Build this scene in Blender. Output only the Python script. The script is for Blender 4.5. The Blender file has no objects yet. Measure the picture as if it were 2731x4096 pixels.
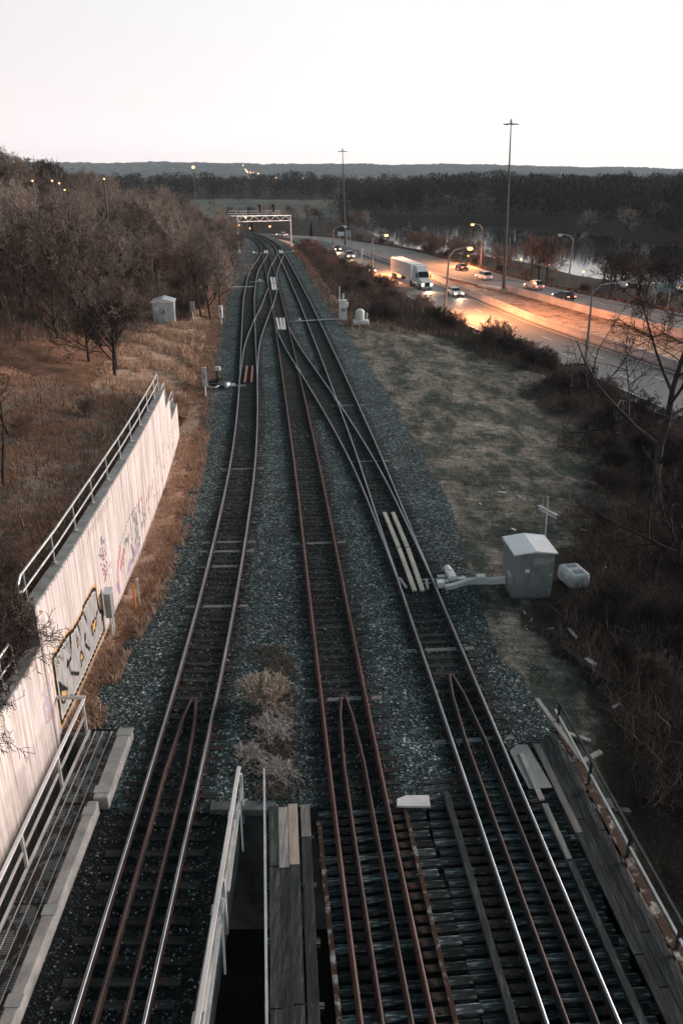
import bpy, math, random
import numpy as np
from mathutils import Vector, Matrix
S = bpy.context.scene
COL = S.collection
PI = math.pi
rnd = random.Random(7)
nr = np.random.default_rng(11)

# ------------------------------------------------------------------ helpers
def tag(o, label=None, cat=None, group=None, kind=None):
    if label: o['label'] = label
    if cat: o['category'] = cat
    if group: o['group'] = group
    if kind: o['kind'] = kind
    return o

def thing(name, label, cat, loc=(0, 0, 0), rz=0.0, group=None):
    o = bpy.data.objects.new(name, None)
    o.empty_display_size = .3
    COL.objects.link(o)
    o.location = loc
    o.rotation_euler = (0, 0, rz)
    return tag(o, label, cat, group)

def link(name, me, parent=None, loc=None, rz=0.0, scale=None):
    o = bpy.data.objects.new(name, me)
    COL.objects.link(o)
    if parent is not None: o.parent = parent
    if loc is not None: o.location = loc
    if rz: o.rotation_euler = (0, 0, rz)
    if scale is not None: o.scale = scale
    return o

class MB:
    """collects shapes, then links them as one mesh object"""
    def __init__(s): s.v = []; s.f = []; s.m = []
    def add(s, vs, fs, m=0):
        b = len(s.v); s.v += [tuple(map(float, p)) for p in vs]
        for f in fs: s.f.append(tuple(b + i for i in f)); s.m.append(m)
        return s
    def box(s, c, d, rz=0, m=0, tilt=0):
        cx, cy, cz = c; x, y, z = d[0] / 2, d[1] / 2, d[2] / 2
        ca, sa = math.cos(rz), math.sin(rz); ct, st = math.cos(tilt), math.sin(tilt)
        P = []
        for a in (-x, x):
            for b in (-y, y):
                for e in (-z, z):
                    b2, e2 = b * ct - e * st, b * st + e * ct
                    P.append((cx + a * ca - b2 * sa, cy + a * sa + b2 * ca, cz + e2))
        return s.add(P, [(0, 1, 3, 2), (4, 6, 7, 5), (0, 4, 5, 1), (2, 3, 7, 6), (0, 2, 6, 4), (1, 5, 7, 3)], m)
    def bar(s, p, q, w, h, m=0):
        p, q = Vector(p), Vector(q); d = (q - p).normalized()
        up = Vector((0, 0, 1)) if abs(d.z) < .95 else Vector((0, 1, 0))
        a = d.cross(up).normalized() * w / 2; b = a.cross(d).normalized() * h / 2
        P = [p - a - b, p + a - b, p + a + b, p - a + b, q - a - b, q + a - b, q + a + b, q - a + b]
        return s.add(P, [(3, 2, 1, 0), (4, 5, 6, 7), (0, 1, 5, 4), (1, 2, 6, 5), (2, 3, 7, 6), (3, 0, 4, 7)], m)
    def tube(s, pts, rad, n=8, m=0, cap=True):
        pts = [Vector(p) for p in pts]
        if not hasattr(rad, '__len__'): rad = [rad] * len(pts)
        P = []; F = []
        for i, p in enumerate(pts):
            d = (pts[min(i + 1, len(pts) - 1)] - pts[max(i - 1, 0)]).normalized()
            up = Vector((0, 0, 1)) if abs(d.z) < .9 else Vector((0, 1, 0))
            a = d.cross(up).normalized(); b = a.cross(d)
            for k in range(n):
                t = 2 * PI * k / n
                P.append(p + (a * math.cos(t) + b * math.sin(t)) * rad[i])
        for i in range(len(pts) - 1):
            for k in range(n):
                F.append((i * n + k, i * n + (k + 1) % n, (i + 1) * n + (k + 1) % n, (i + 1) * n + k))
        if cap:
            F.append(tuple(range(n - 1, -1, -1))); F.append(tuple((len(pts) - 1) * n + k for k in range(n)))
        return s.add(P, F, m)
    def prism(s, prof, m=0):
        """prof: (y, z, half_width) side outline, joined across x"""
        n = len(prof)
        P = [(-w, y, z) for y, z, w in prof] + [(w, y, z) for y, z, w in prof]
        F = [tuple(range(n)), tuple(range(2 * n - 1, n - 1, -1))]
        F += [(i, i + n, (i + 1) % n + n, (i + 1) % n) for i in range(n)]
        return s.add(P, F, m)
    def poly(s, pts, z0, z1, m=0):
        n = len(pts)
        P = [(x, y, z0) for x, y in pts] + [(x, y, z1) for x, y in pts]
        F = [tuple(range(n - 1, -1, -1)), tuple(range(n, 2 * n))] + [(i, (i + 1) % n, (i + 1) % n + n, i + n) for i in range(n)]
        return s.add(P, F, m)
    def mesh(s, name, mats, off=(0, 0, 0), smooth=False):
        me = bpy.data.meshes.new(name)
        me.from_pydata([(x - off[0], y - off[1], z - off[2]) for x, y, z in s.v], [], s.f)
        for mt in (mats if isinstance(mats, (list, tuple)) else [mats]): me.materials.append(mt)
        if any(s.m): me.polygons.foreach_set('material_index', s.m)
        if smooth: me.polygons.foreach_set('use_smooth', [True] * len(s.f))
        me.update()
        return me
    def build(s, name, mats, parent=None, world=False, smooth=False, bevel=0):
        off = tuple(parent.location) if (parent is not None and world) else (0, 0, 0)
        o = link(name, s.mesh(name, mats, off, smooth), parent)
        if bevel:
            b = o.modifiers.new('bevel', 'BEVEL'); b.width = bevel; b.segments = 2; b.limit_method = 'ANGLE'
        return o

def np_mesh(name, V, F, mats, midx=None, smooth=False):
    """V (n,3) F (m,k) numpy arrays, uniform polygon size"""
    me = bpy.data.meshes.new(name)
    n, m, k = len(V), len(F), F.shape[1]
    me.vertices.add(n); me.vertices.foreach_set('co', np.asarray(V, np.float32).ravel())
    me.loops.add(m * k); me.loops.foreach_set('vertex_index', np.asarray(F, np.int32).ravel())
    me.polygons.add(m); me.polygons.foreach_set('loop_start', np.arange(0, m * k, k, dtype=np.int32))
    me.polygons.foreach_set('loop_total', np.full(m, k, np.int32))
    for mt in (mats if isinstance(mats, (list, tuple)) else [mats]): me.materials.append(mt)
    if midx is not None: me.polygons.foreach_set('material_index', np.asarray(midx, np.int32))
    if smooth: me.polygons.foreach_set('use_smooth', np.ones(m, bool))
    me.update(calc_edges=True)
    return me

# ------------------------------------------------------------------ materials
class NT:
    def __init__(s, name):
        s.mat = bpy.data.materials.new(name); s.mat.use_nodes = True
        s.t = s.mat.node_tree; s.n = s.t.nodes; s.l = s.t.links
        s.b = s.n['Principled BSDF']
    def new(s, typ, **kw):
        nd = s.n.new(typ)
        for k, v in kw.items():
            if k.startswith('i_'): nd.inputs[k[2:].replace('_', ' ')].default_value = v
            else: setattr(nd, k, v)
        return nd
    def link(s, a, b): s.l.new(a, b)
    def coords(s, kind='Object', scale=None):
        c = s.new('ShaderNodeTexCoord').outputs[kind]
        if scale:
            mp = s.new('ShaderNodeMapping'); mp.inputs['Scale'].default_value = scale
            s.link(c, mp.inputs['Vector']); c = mp.outputs['Vector']
        return c
    def noise(s, co, scale, detail=4, rough=.6):
        nd = s.new('ShaderNodeTexNoise', i_Scale=scale, i_Detail=detail, i_Roughness=rough)
        s.link(co, nd.inputs['Vector']); return nd.outputs['Fac']
    def ramp(s, fac, stops, interp='LINEAR'):
        r = s.new('ShaderNodeValToRGB'); e = r.color_ramp.elements; r.color_ramp.interpolation = interp
        while len(e) < len(stops): e.new(.5)
        for el, (p, c) in zip(e, stops): el.position = p; el.color = (*c, 1) if len(c) == 3 else c
        s.link(fac, r.inputs['Fac']); return r.outputs['Color']
    def mix(s, fac, a, b, typ='MIX'):
        m = s.new('ShaderNodeMix', data_type='RGBA', blend_type=typ)
        for sock, v in ((m.inputs[0], fac), (m.inputs[6], a), (m.inputs[7], b)):
            if isinstance(v, (int, float)): sock.default_value = v
            elif isinstance(v, tuple): sock.default_value = (*v, 1)
            else: s.link(v, sock)
        return m.outputs[2]
    def math(s, op, a, b=None):
        m = s.new('ShaderNodeMath', operation=op)
        for i, v in ((0, a), (1, b)):
            if v is None: continue
            if isinstance(v, (int, float)): m.inputs[i].default_value = v
            else: s.link(v, m.inputs[i])
        return m.outputs[0]
    def mul_grey(s, col, fac, lo, hi):
        g = s.ramp(fac, [(.25, (lo,) * 3), (.75, (hi,) * 3)])
        return s.mix(1.0, col, g, 'MULTIPLY')
    def bump(s, h, strength=.5, dist=.05):
        b = s.new('ShaderNodeBump', i_Strength=strength, i_Distance=dist)
        s.link(h, b.inputs['Height']); s.link(b.outputs[0], s.b.inputs['Normal'])
    def out(s, col, rough=.8, metal=0.0, spec=.3):
        if isinstance(col, tuple): s.b.inputs['Base Color'].default_value = (*col, 1)
        else: s.link(col, s.b.inputs['Base Color'])
        if isinstance(rough, (int, float)): s.b.inputs['Roughness'].default_value = rough
        else: s.link(rough, s.b.inputs['Roughness'])
        s.b.inputs['Metallic'].default_value = metal
        s.b.inputs['Specular IOR Level'].default_value = spec
        return s.mat

def mk(name, a, b, s1=1.0, s2=12.0, var=.35, rough=.8, metal=0.0, spec=.3, bump=0.0, stretch=None, objrand=0.0, island=0.0, lo=.35, hi=.65):
    t = NT(name); co = t.coords('Object', stretch)
    c = t.ramp(t.noise(co, s1), [(lo, a), (hi, b)])
    n2 = t.noise(co, s2, 6, .7)
    if var: c = t.mul_grey(c, n2, 1 - var, 1 + var)
    if objrand:
        r = t.new('ShaderNodeObjectInfo').outputs['Random']
        c = t.mix(1.0, c, t.ramp(r, [(0, (1 - objrand,) * 3), (1, (1 + objrand,) * 3)]), 'MULTIPLY')
    if island:
        r = t.new('ShaderNodeNewGeometry').outputs['Random Per Island']
        c = t.mix(1.0, c, t.ramp(r, [(0, (1 - island,) * 3), (1, (1 + island,) * 3)]), 'MULTIPLY')
    if bump: t.bump(n2, bump, .03)
    return t.out(c, rough, metal, spec)

def emit(name, col, strength, base=(.8, .8, .8)):
    t = NT(name); t.b.inputs['Emission Color'].default_value = (*col, 1)
    t.b.inputs['Emission Strength'].default_value = strength
    return t.out(base, .4)

M = {}
def stones_color(t, co, scale):
    v = t.new('ShaderNodeTexVoronoi', i_Scale=scale); t.link(co, v.inputs['Vector'])
    sep = t.new('ShaderNodeSeparateColor'); t.link(v.outputs['Color'], sep.inputs[0])
    c = t.ramp(sep.outputs[0], [(0, (.008, .014, .015)), (.45, (.034, .050, .053)), (.8, (.072, .102, .106)), (.94, (.18, .225, .23)), (.985, (.42, .46, .455))])
    v2 = t.new('ShaderNodeTexVoronoi', i_Scale=scale * .36); t.link(co, v2.inputs['Vector'])
    s2_ = t.new('ShaderNodeSeparateColor'); t.link(v2.outputs['Color'], s2_.inputs[0])
    c = t.mix(1.0, c, t.ramp(s2_.outputs[1], [(0, (.7,) * 3), (.7, (1.0,) * 3), (.93, (1.35,) * 3), (1, (2.0,) * 3)]), 'MULTIPLY')
    c = t.mul_grey(c, t.noise(co, .28, 4, .6), .55, 1.5)
    c = t.mul_grey(c, t.noise(co, 1.7, 4, .7), .7, 1.3)
    c = t.mix(t.ramp(t.noise(co, .7, 5, .7), [(.52, (0, 0, 0)), (.75, (.55, .55, .55))]), c, t.mix(1.0, c, (1.15, .82, .66), 'MULTIPLY'))
    return c, v.outputs['Distance']

def ground_material():
    t = NT('ground_earth'); co = t.coords('Object')
    at = t.new('ShaderNodeAttribute', attribute_name='zone')
    sep = t.new('ShaderNodeSeparateColor'); t.link(at.outputs['Color'], sep.inputs[0])
    n_f = t.noise(co, 5, 6, .75); n_m = t.noise(co, .6, 5, .7); n_l = t.noise(co, .09, 4, .6)
    st = t.coords('Object', (.6, 2.2, 1)); n_s = t.noise(st, 1.3, 6, .75)
    # leaf litter
    brown = t.ramp(n_m, [(.3, (.095, .050, .033)), (.5, (.225, .118, .075)), (.72, (.38, .22, .145))])
    brown = t.mul_grey(brown, n_f, .55, 1.45)
    # dry grass: tan with green-grey patches
    tan = t.ramp(n_s, [(.3, (.085, .074, .060)), (.5, (.225, .198, .165)), (.7, (.44, .39, .33))])
    green = t.ramp(n_s, [(.3, (.018, .026, .021)), (.5, (.045, .057, .046)), (.75, (.12, .125, .105))])
    n_p = t.noise(t.coords('Object', (1, .45, 1)), .45, 7, .78)
    g = t.mix(t.ramp(n_p, [(.42, (0, 0, 0)), (.55, (1, 1, 1))]), tan, green)
    g = t.mul_grey(g, n_f, .6, 1.4)
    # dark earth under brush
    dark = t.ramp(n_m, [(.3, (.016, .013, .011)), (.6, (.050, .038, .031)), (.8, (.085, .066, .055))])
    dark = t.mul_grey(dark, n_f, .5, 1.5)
    # warm pale weeds
    warm = t.ramp(n_s, [(.3, (.34, .21, .145)), (.6, (.66, .45, .33))])
    warm = t.mul_grey(warm, n_f, .6, 1.35)
    def wt(ch, amp):
        x = t.math('ADD', ch, t.math('MULTIPLY', t.math('SUBTRACT', n_m, .5), amp))
        x = t.math('ADD', x, t.math('MULTIPLY', t.math('SUBTRACT', n_f, .5), amp * .7))
        return t.ramp(x, [(.42, (0, 0, 0)), (.58, (1, 1, 1))])
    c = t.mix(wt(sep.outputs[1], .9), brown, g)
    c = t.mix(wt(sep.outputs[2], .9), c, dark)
    aw = t.new('ShaderNodeAttribute', attribute_name='warm')
    c = t.mix(wt(aw.outputs['Fac'], .8), c, warm)
    md = t.new('ShaderNodeAttribute', attribute_name='meadow')
    c = t.mix(md.outputs['Fac'], c, t.ramp(n_l, [(.35, (.10, .112, .095)), (.65, (.17, .175, .15))]))
    bc, bd = stones_color(t, co, 17)
    oil = t.new('ShaderNodeAttribute', attribute_name='oil')
    bc = t.mix(t.ramp(t.math('ADD', oil.outputs['Fac'], t.math('MULTIPLY', t.math('SUBTRACT', n_m, .5), .7)), [(.3, (0, 0, 0)), (.9, (1, 1, 1))]), bc, t.mix(1.0, bc, (.32, .29, .28), 'MULTIPLY'))
    wb = wt(sep.outputs[0], .55)
    c = t.mix(wb, c, bc)
    h = t.math('ADD', t.math('MULTIPLY', n_f, .8), t.math('MULTIPLY', bd, .4))
    t.bump(h, .8, .08)
    return t.out(c, .95, 0, .15)
M['ground'] = ground_material()
def ballast_material(dark):
    t = NT('ballast_stone'); co = t.coords('Object')
    c, d = stones_color(t, co, 19)
    if dark: c = t.mix(1.0, c, (dark, dark, dark), 'MULTIPLY')
    t.bump(d, .9, .05)
    return t.out(c, .9, 0, .25)
M['ballast'] = ballast_material(.20)
M['sleeper'] = mk('old_tie_wood', (.013, .0135, .013), (.040, .040, .038), .8, 30, .6, .9, stretch=(1, 8, 8), objrand=.55, bump=.4)
M['sleeper_pale'] = mk('bleached_tie_wood', (.16, .155, .15), (.26, .25, .24), 1.5, 30, .4, .9, stretch=(1, 8, 8), bump=.4)
def deck_wood():
    t = NT('weathered_bridge_tie'); co = t.coords('Object', (1, 9, 9))
    n1 = t.noise(co, 1.6, 5, .7)
    c = t.ramp(n1, [(.37, (.009, .0105, .0105)), (.53, (.034, .040, .041)), (.64, (.21, .24, .245))])
    n2 = t.noise(co, 18, 5, .7); c = t.mul_grey(c, n2, .5, 1.5)
    r = t.new('ShaderNodeObjectInfo').outputs['Random']
    c = t.mix(1.0, c, t.ramp(r, [(0, (.4,) * 3), (.8, (1.2,) * 3), (1, (2.4,) * 3)]), 'MULTIPLY')
    t.bump(n2, .1, .01); return t.out(c, .92, 0, .15)
M['deck_wood'] = deck_wood()
def plank_wood(name, a, b, c3):
    t = NT(name); co = t.coords('Object', (9, 1, 9))
    n1 = t.noise(co, 1.2, 6, .75)
    c = t.ramp(n1, [(.33, a), (.52, b), (.7, c3)])
    n2 = t.noise(co, 14, 5, .7); c = t.mul_grey(c, n2, .6, 1.4)
    r = t.new('ShaderNodeObjectInfo').outputs['Random']
    c = t.mix(1.0, c, t.ramp(r, [(0, (.7,) * 3), (1, (1.4,) * 3)]), 'MULTIPLY')
    t.bump(n2, .5, .02); return t.out(c, .85, 0, .25)
M['plank'] = plank_wood('grey_plank', (.012, .014, .0145), (.036, .041, .042), (.12, .128, .128))
M['plank_pale'] = plank_wood('pale_plank', (.12, .12, .115), (.26, .25, .24), (.42, .40, .37))
M['plank_new'] = plank_wood('new_plank', (.30, .25, .22), (.46, .38, .34), (.52, .45, .40))
M['rust'] = mk('rail_rust', (.026, .018, .016), (.060, .032, .024), 2, 25, .4, .8, spec=.3)
M['rust_red'] = mk('red_rust', (.075, .028, .022), (.14, .055, .042), 2, 25, .4, .75, spec=.3)
M['rust_patchy'] = mk('flaking_paint_rust', (.06, .026, .016), (.42, .40, .37), 3.2, 20, .5, .8, lo=.52, hi=.66)
M['steel_top'] = mk('polished_rail_head', (.20, .225, .25), (.31, .34, .37), .5, 6, .1, .42, 1.0)
M['steel_dull'] = mk('dull_rail_head', (.078, .046, .042), (.14, .086, .078), .7, 8, .25, .55, .35)
M['guard_top'] = mk('guard_rail_head', (.045, .033, .033), (.085, .055, .052), .7, 8, .25, .55, .4)
M['galv'] = mk('galvanised_steel', (.42, .43, .43), (.60, .60, .59), 2, 25, .15, .45, .4)
M['white_paint'] = mk('white_paint', (.62, .61, .59), (.80, .78, .76), 1.2, 14, .12, .5)
M['pale_metal'] = mk('pale_grey_metal', (.42, .46, .47), (.62, .65, .66), 2, 18, .15, .5)
M['cabinet_grey'] = mk('grey_cabinet_paint', (.24, .25, .25), (.32, .33, .32), 2, 18, .12, .55)
M['shed_metal'] = mk('teal_grey_sheet_metal', (.21, .245, .25), (.33, .37, .375), 1.6, 14, .18, .42, .45, stretch=(3, 3, .4))
M['shed_roof'] = mk('pale_roof_sheet', (.80, .80, .82), (.90, .90, .92), 1.5, 12, .08, .4, .1)
M['concrete'] = mk('concrete_grey', (.20, .20, .195), (.36, .355, .345), 1.5, 20, .25, .85, bump=.2)
M['concrete_dark'] = mk('stained_concrete', (.055, .065, .068), (.16, .18, .185), .8, 12, .3, .9, bump=.2)
M['barrier'] = mk('barrier_concrete', (.42, .37, .36), (.58, .52, .51), .4, 6, .2, .8)
M['black'] = mk('black_rubber', (.014, .014, .015), (.026, .026, .027), 3, 20, .2, .7)
M['dark_steel'] = mk('dark_steel', (.028, .032, .033), (.06, .066, .066), 2, 20, .3, .6, .5)
M['mast_steel'] = mk('weathered_mast_steel', (.06, .055, .05), (.12, .11, .10), 1, 20, .25, .6, .4)
M['lamp_pole'] = mk('concrete_pole', (.17, .155, .14), (.27, .25, .23), 1, 15, .2, .7)
M['asphalt'] = None
M['paint_line'] = mk('road_paint', (.55, .54, .52), (.75, .74, .72), 2, 12, .15, .7)
M['bark'] = mk('bare_tree_bark', (.026, .021, .019), (.060, .049, .043), 3, 20, .35, .9, objrand=.4, spec=.15)
def twig(name, a, b, island=.35):
    t = NT(name)
    r = t.new('ShaderNodeObjectInfo').outputs['Random']
    c = t.ramp(r, [(0, a), (1, b)])
    i = t.new('ShaderNodeNewGeometry').outputs['Random Per Island']
    c = t.mix(1.0, c, t.ramp(i, [(0, (1 - island,) * 3), (1, (1 + island,) * 3)]), 'MULTIPLY')
    return t.out(c, .85, 0, .15)
M['twig'] = twig('bare_twig', (.085, .062, .050), (.37, .298, .255))
M['twig_dark'] = twig('dark_twig', (.026, .021, .020), (.050, .041, .038))
M['twig_brush'] = twig('brush_twig', (.075, .054, .047), (.14, .104, .09))
M['twig_red'] = twig('reddish_twig', (.15, .088, .068), (.23, .148, .118))
M['twig_pale'] = twig('pale_dead_stem', (.20, .16, .135), (.30, .25, .22))
M['needles'] = twig('evergreen_needle', (.012, .016, .013), (.022, .028, .022))
def forest_mat(name, stops):
    t = NT(name); i = t.new('ShaderNodeNewGeometry').outputs['Random Per Island']
    co = t.coords('Object'); n = t.noise(co, .02, 3)
    c = t.ramp(i, stops); c = t.mul_grey(c, n, .6, 1.4)
    return t.out(c, .9, 0, .1)
M['far_wood'] = forest_mat('far_wood', [(0, (.012, .014, .014)), (.5, (.023, .024, .024)), (1, (.038, .037, .035))])
M['grass'] = None
t = NT('dry_grass_blade'); i = t.new('ShaderNodeNewGeometry').outputs['Random Per Island']
at = t.new('ShaderNodeAttribute', attribute_name='tone')
c1 = t.ramp(i, [(0, (.035, .040, .032)), (.5, (.15, .135, .108)), (1, (.40, .36, .30))])
c2 = t.ramp(i, [(0, (.10, .046, .028)), (.5, (.25, .138, .090)), (1, (.47, .29, .20))])
c3 = t.ramp(i, [(0, (.30, .19, .13)), (.5, (.56, .38, .275)), (1, (.80, .60, .47))])
c12 = t.mix(t.math('MINIMUM', at.outputs['Fac'], 1.0), c1, c2)
M['grass'] = t.out(t.mix(t.math('MAXIMUM', t.math('SUBTRACT', at.outputs['Fac'], 1.0), 0.0), c12, c3), .9, 0, .1)
t = NT('asphalt'); co = t.coords('Object'); n = t.noise(co, .12, 4); n2 = t.noise(co, 8, 5, .7)
c = t.ramp(n, [(.3, (.165, .158, .155)), (.7, (.225, .216, .21))]); c = t.mul_grey(c, n2, .85, 1.15)
M['asphalt'] = t.out(c, .68, 0, .35)
t = NT('lake_water'); co = t.coords('Object', (.25, 1, 1)); n = t.noise(co, .9, 4, .6); t.bump(n, .02, .2)
M['water'] = t.out((.012, .018, .022), .06, 0, .5)
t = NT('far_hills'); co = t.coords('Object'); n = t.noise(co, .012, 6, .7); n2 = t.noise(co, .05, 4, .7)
c = t.ramp(n, [(.35, (.075, .095, .105)), (.65, (.125, .15, .16))]); c = t.mul_grey(c, n2, .6, 1.4)  # distance haze partly mixed into the colour: hills and their woods tinted pale blue
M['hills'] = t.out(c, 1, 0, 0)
M['lamp_orange'] = emit('sodium_lamp_glow', (1, .40, .10), 2.6)
M['lamp_lens'] = emit('lit_lamp_lens', (1, .42, .10), 4.5)
M['lamp_far'] = emit('distant_lamp_glow', (1, .45, .15), 40)
M['lamp_small'] = emit('path_lamp_glow', (1, .45, .12), 2.6)
M['head_on'] = emit('headlight_glow', (1, .80, .56), 14)
M['tail_on'] = emit('taillight_glow', (1, .10, .04), 5)
M['lens_off'] = mk('lamp_lens_off', (.5, .5, .48), (.6, .6, .58), 2, 5, .05, .25)
M['car_white'] = mk('white_car_paint', (.72, .71, .70), (.76, .75, .74), 1, 4, .02, .25, spec=.5)
M['car_silver'] = mk('silver_car_paint', (.42, .42, .42), (.46, .46, .46), 1, 4, .02, .28, .3)
M['car_dark'] = mk('dark_car_paint', (.015, .017, .02), (.022, .024, .028), 1, 4, .02, .25, spec=.5)
M['car_red'] = mk('red_car_paint', (.25, .03, .025), (.30, .04, .03), 1, 4, .02, .28, spec=.5)
M['glass'] = mk('car_glass', (.012, .014, .016), (.02, .022, .024), 1, 4, .02, .08, spec=.5)
M['trailer'] = mk('white_trailer_skin', (.82, .79, .77), (.88, .86, .84), .6, 5, .08, .4)
M['sign_blue'] = mk('sign_face', (.22, .30, .33), (.28, .37, .40), 1, 6, .05, .45)
M['sign_back'] = mk('sign_back', (.62, .66, .68), (.70, .74, .76), 1, 6, .05, .4)
M['orange'] = mk('orange_marker', (.60, .22, .05), (.70, .28, .07), 3, 10, .2, .6)
M['orange_plate'] = mk('orange_rusted_plate', (.36, .13, .075), (.34, .20, .155), .6, 10, .2, .7)
M['plate_pale'] = mk('pale_gauge_plate', (.40, .37, .33), (.54, .50, .45), .8, 12, .15, .75)
M['plate_grey'] = mk('grey_cover_plate', (.22, .23, .23), (.32, .325, .32), 1.2, 14, .2, .8)
M['rock'] = mk('pale_stone', (.16, .18, .18), (.40, .41, .39), 2, 10, .2, .85, island=.4)

# ------------------------------------------------------------------ plan of the place (metres, camera above the origin, +Y down the line)
def spl(pts): return np.array(pts, float)
WALL = spl([(-8.86, 4), (-8.9, 10), (-8.98, 19.22), (-9.07, 24.2), (-9.2, 27), (-9.41, 31.6), (-9.57, 35.0), (-9.84, 39.2), (-10.23, 44.5), (-10.55, 47.9), (-11.1, 53.4)])
XLp = spl([(-7.1, 4), (-7.1, 18), (-8.3, 21.5), (-8.4, 25.4), (-7.95, 30.4), (-8.25, 38.9), (-8.8, 46.3), (-11.1, 68.3), (-14.4, 97.4), (-18.0, 136.4), (-21.1, 171.6), (-24, 192), (-28, 212), (-34, 232), (-42, 247), (-60, 265), (-90, 285)])
XRp = spl([(7.2, 4), (7.2, 18), (6.9, 22.3), (5.8, 26.6), (5.75, 34.7), (5.95, 40), (4.9, 52.3), (3.27, 69.9), (.77, 90.4), (-3.1, 121.3), (-8.3, 171.6), (-11.2, 195), (-15.5, 222), (-22, 248), (-33, 265), (-60, 288)])
XE = spl([(51, -15), (47.8, 0), (43, 20), (38.2, 41), (31.0, 71.5), (26.7, 89.7), (22.7, 102.1), (19.3, 115.1), (14.9, 135.4), (7.3, 171.3), (1.2, 198), (-3.73, 223.9), (-11.5, 264.7), (-27, 285), (-45, 300), (-70, 315)])
XM = spl([(69, -15), (64, 0), (57.5, 22), (50.5, 46), (43.6, 69), (37.7, 88.8), (33.6, 102.4), (28.2, 121.9), (21.6, 156.5), (18.6, 176.9), (11.7, 204.8), (5.2, 230.4), (-5.1, 261.9), (-16.6, 279.9), (-32, 297), (-60, 314)])
X2 = spl([(88, -15), (66.5, 50), (56, 80), (45.7, 109.5), (41.7, 121.3), (37.8, 133.3), (33.4, 148.5), (30.2, 157.2), (27.4, 162.3), (21.5, 177), (12.8, 204.8), (6.3, 230.4), (-4, 262), (-15.4, 280), (-31, 297), (-59, 314)])
XF = spl([(105, -15), (80, 60), (67, 96), (55, 125), (48.7, 137), (44.3, 147), (39.3, 162.3), (34.5, 179.6), (29.5, 202), (24.0, 222.5), (20.0, 238.7), (10.2, 261.9), (-5.2, 291), (-16, 301), (-27, 309), (-45, 319), (-70, 330)])
def at(line, y): return np.interp(y, line[:, 1], line[:, 0])
def HL(y):   # right edge of the hillside
    y = np.asarray(y, float)
    return np.where(y < 53, at(WALL, y) - .22, at(WALL, np.minimum(y, 53)) * np.clip((60 - y) / 7, 0, 1) - .22 * np.clip((60 - y) / 7, 0, 1) + (at(XLp, y) - 1.2) * (1 - np.clip((60 - y) / 7, 0, 1)))
LAKE = spl([(3, 445), (7, 408), (14, 340), (21, 292), (30, 272), (44, 258), (52, 240), (58, 208), (70, 188), (78, 176), (90, 158), (104, 130), (125, 95), (420, 60), (420, 250), (250, 262), (160, 282), (128, 299), (114, 318), (109, 346), (108, 370), (103, 398), (89, 423), (69, 430), (46, 437), (31, 440), (17, 455)])
def lake_sd(x, y):
    """signed distance, negative inside the lake"""
    x = np.asarray(x, float); y = np.asarray(y, float)
    d = np.full(x.shape, 1e9); inside = np.zeros(x.shape, bool)
    n = len(LAKE)
    for i in range(n):
        ax, ay = LAKE[i]; bx, by = LAKE[(i + 1) % n]
        t = np.clip(((x - ax) * (bx - ax) + (y - ay) * (by - ay)) / ((bx - ax) ** 2 + (by - ay) ** 2), 0, 1)
        d = np.minimum(d, np.hypot(x - ax - t * (bx - ax), y - ay - t * (by - ay)))
        c = (ay > y) != (by > y)
        with np.errstate(divide='ignore', invalid='ignore'):
            inside ^= c & (x < (bx - ax) * (y - ay) / (by - ay + 1e-12) + ax)
    return np.where(inside, -d, d)
def ss(a, b, x):
    t = np.clip((x - a) / (b - a), 0, 1); return t * t * (3 - 2 * t)
def wob(x, y, s, seed=0):
    return (np.sin(x / s + seed) * np.cos(y / s * 1.3 + seed * 2.1) + .5 * np.sin(x / s * 2.3 + y / s * 1.7 + seed) + .25 * np.sin(x / s * 5.1 - y / s * 4.3 + seed * 3))
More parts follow.
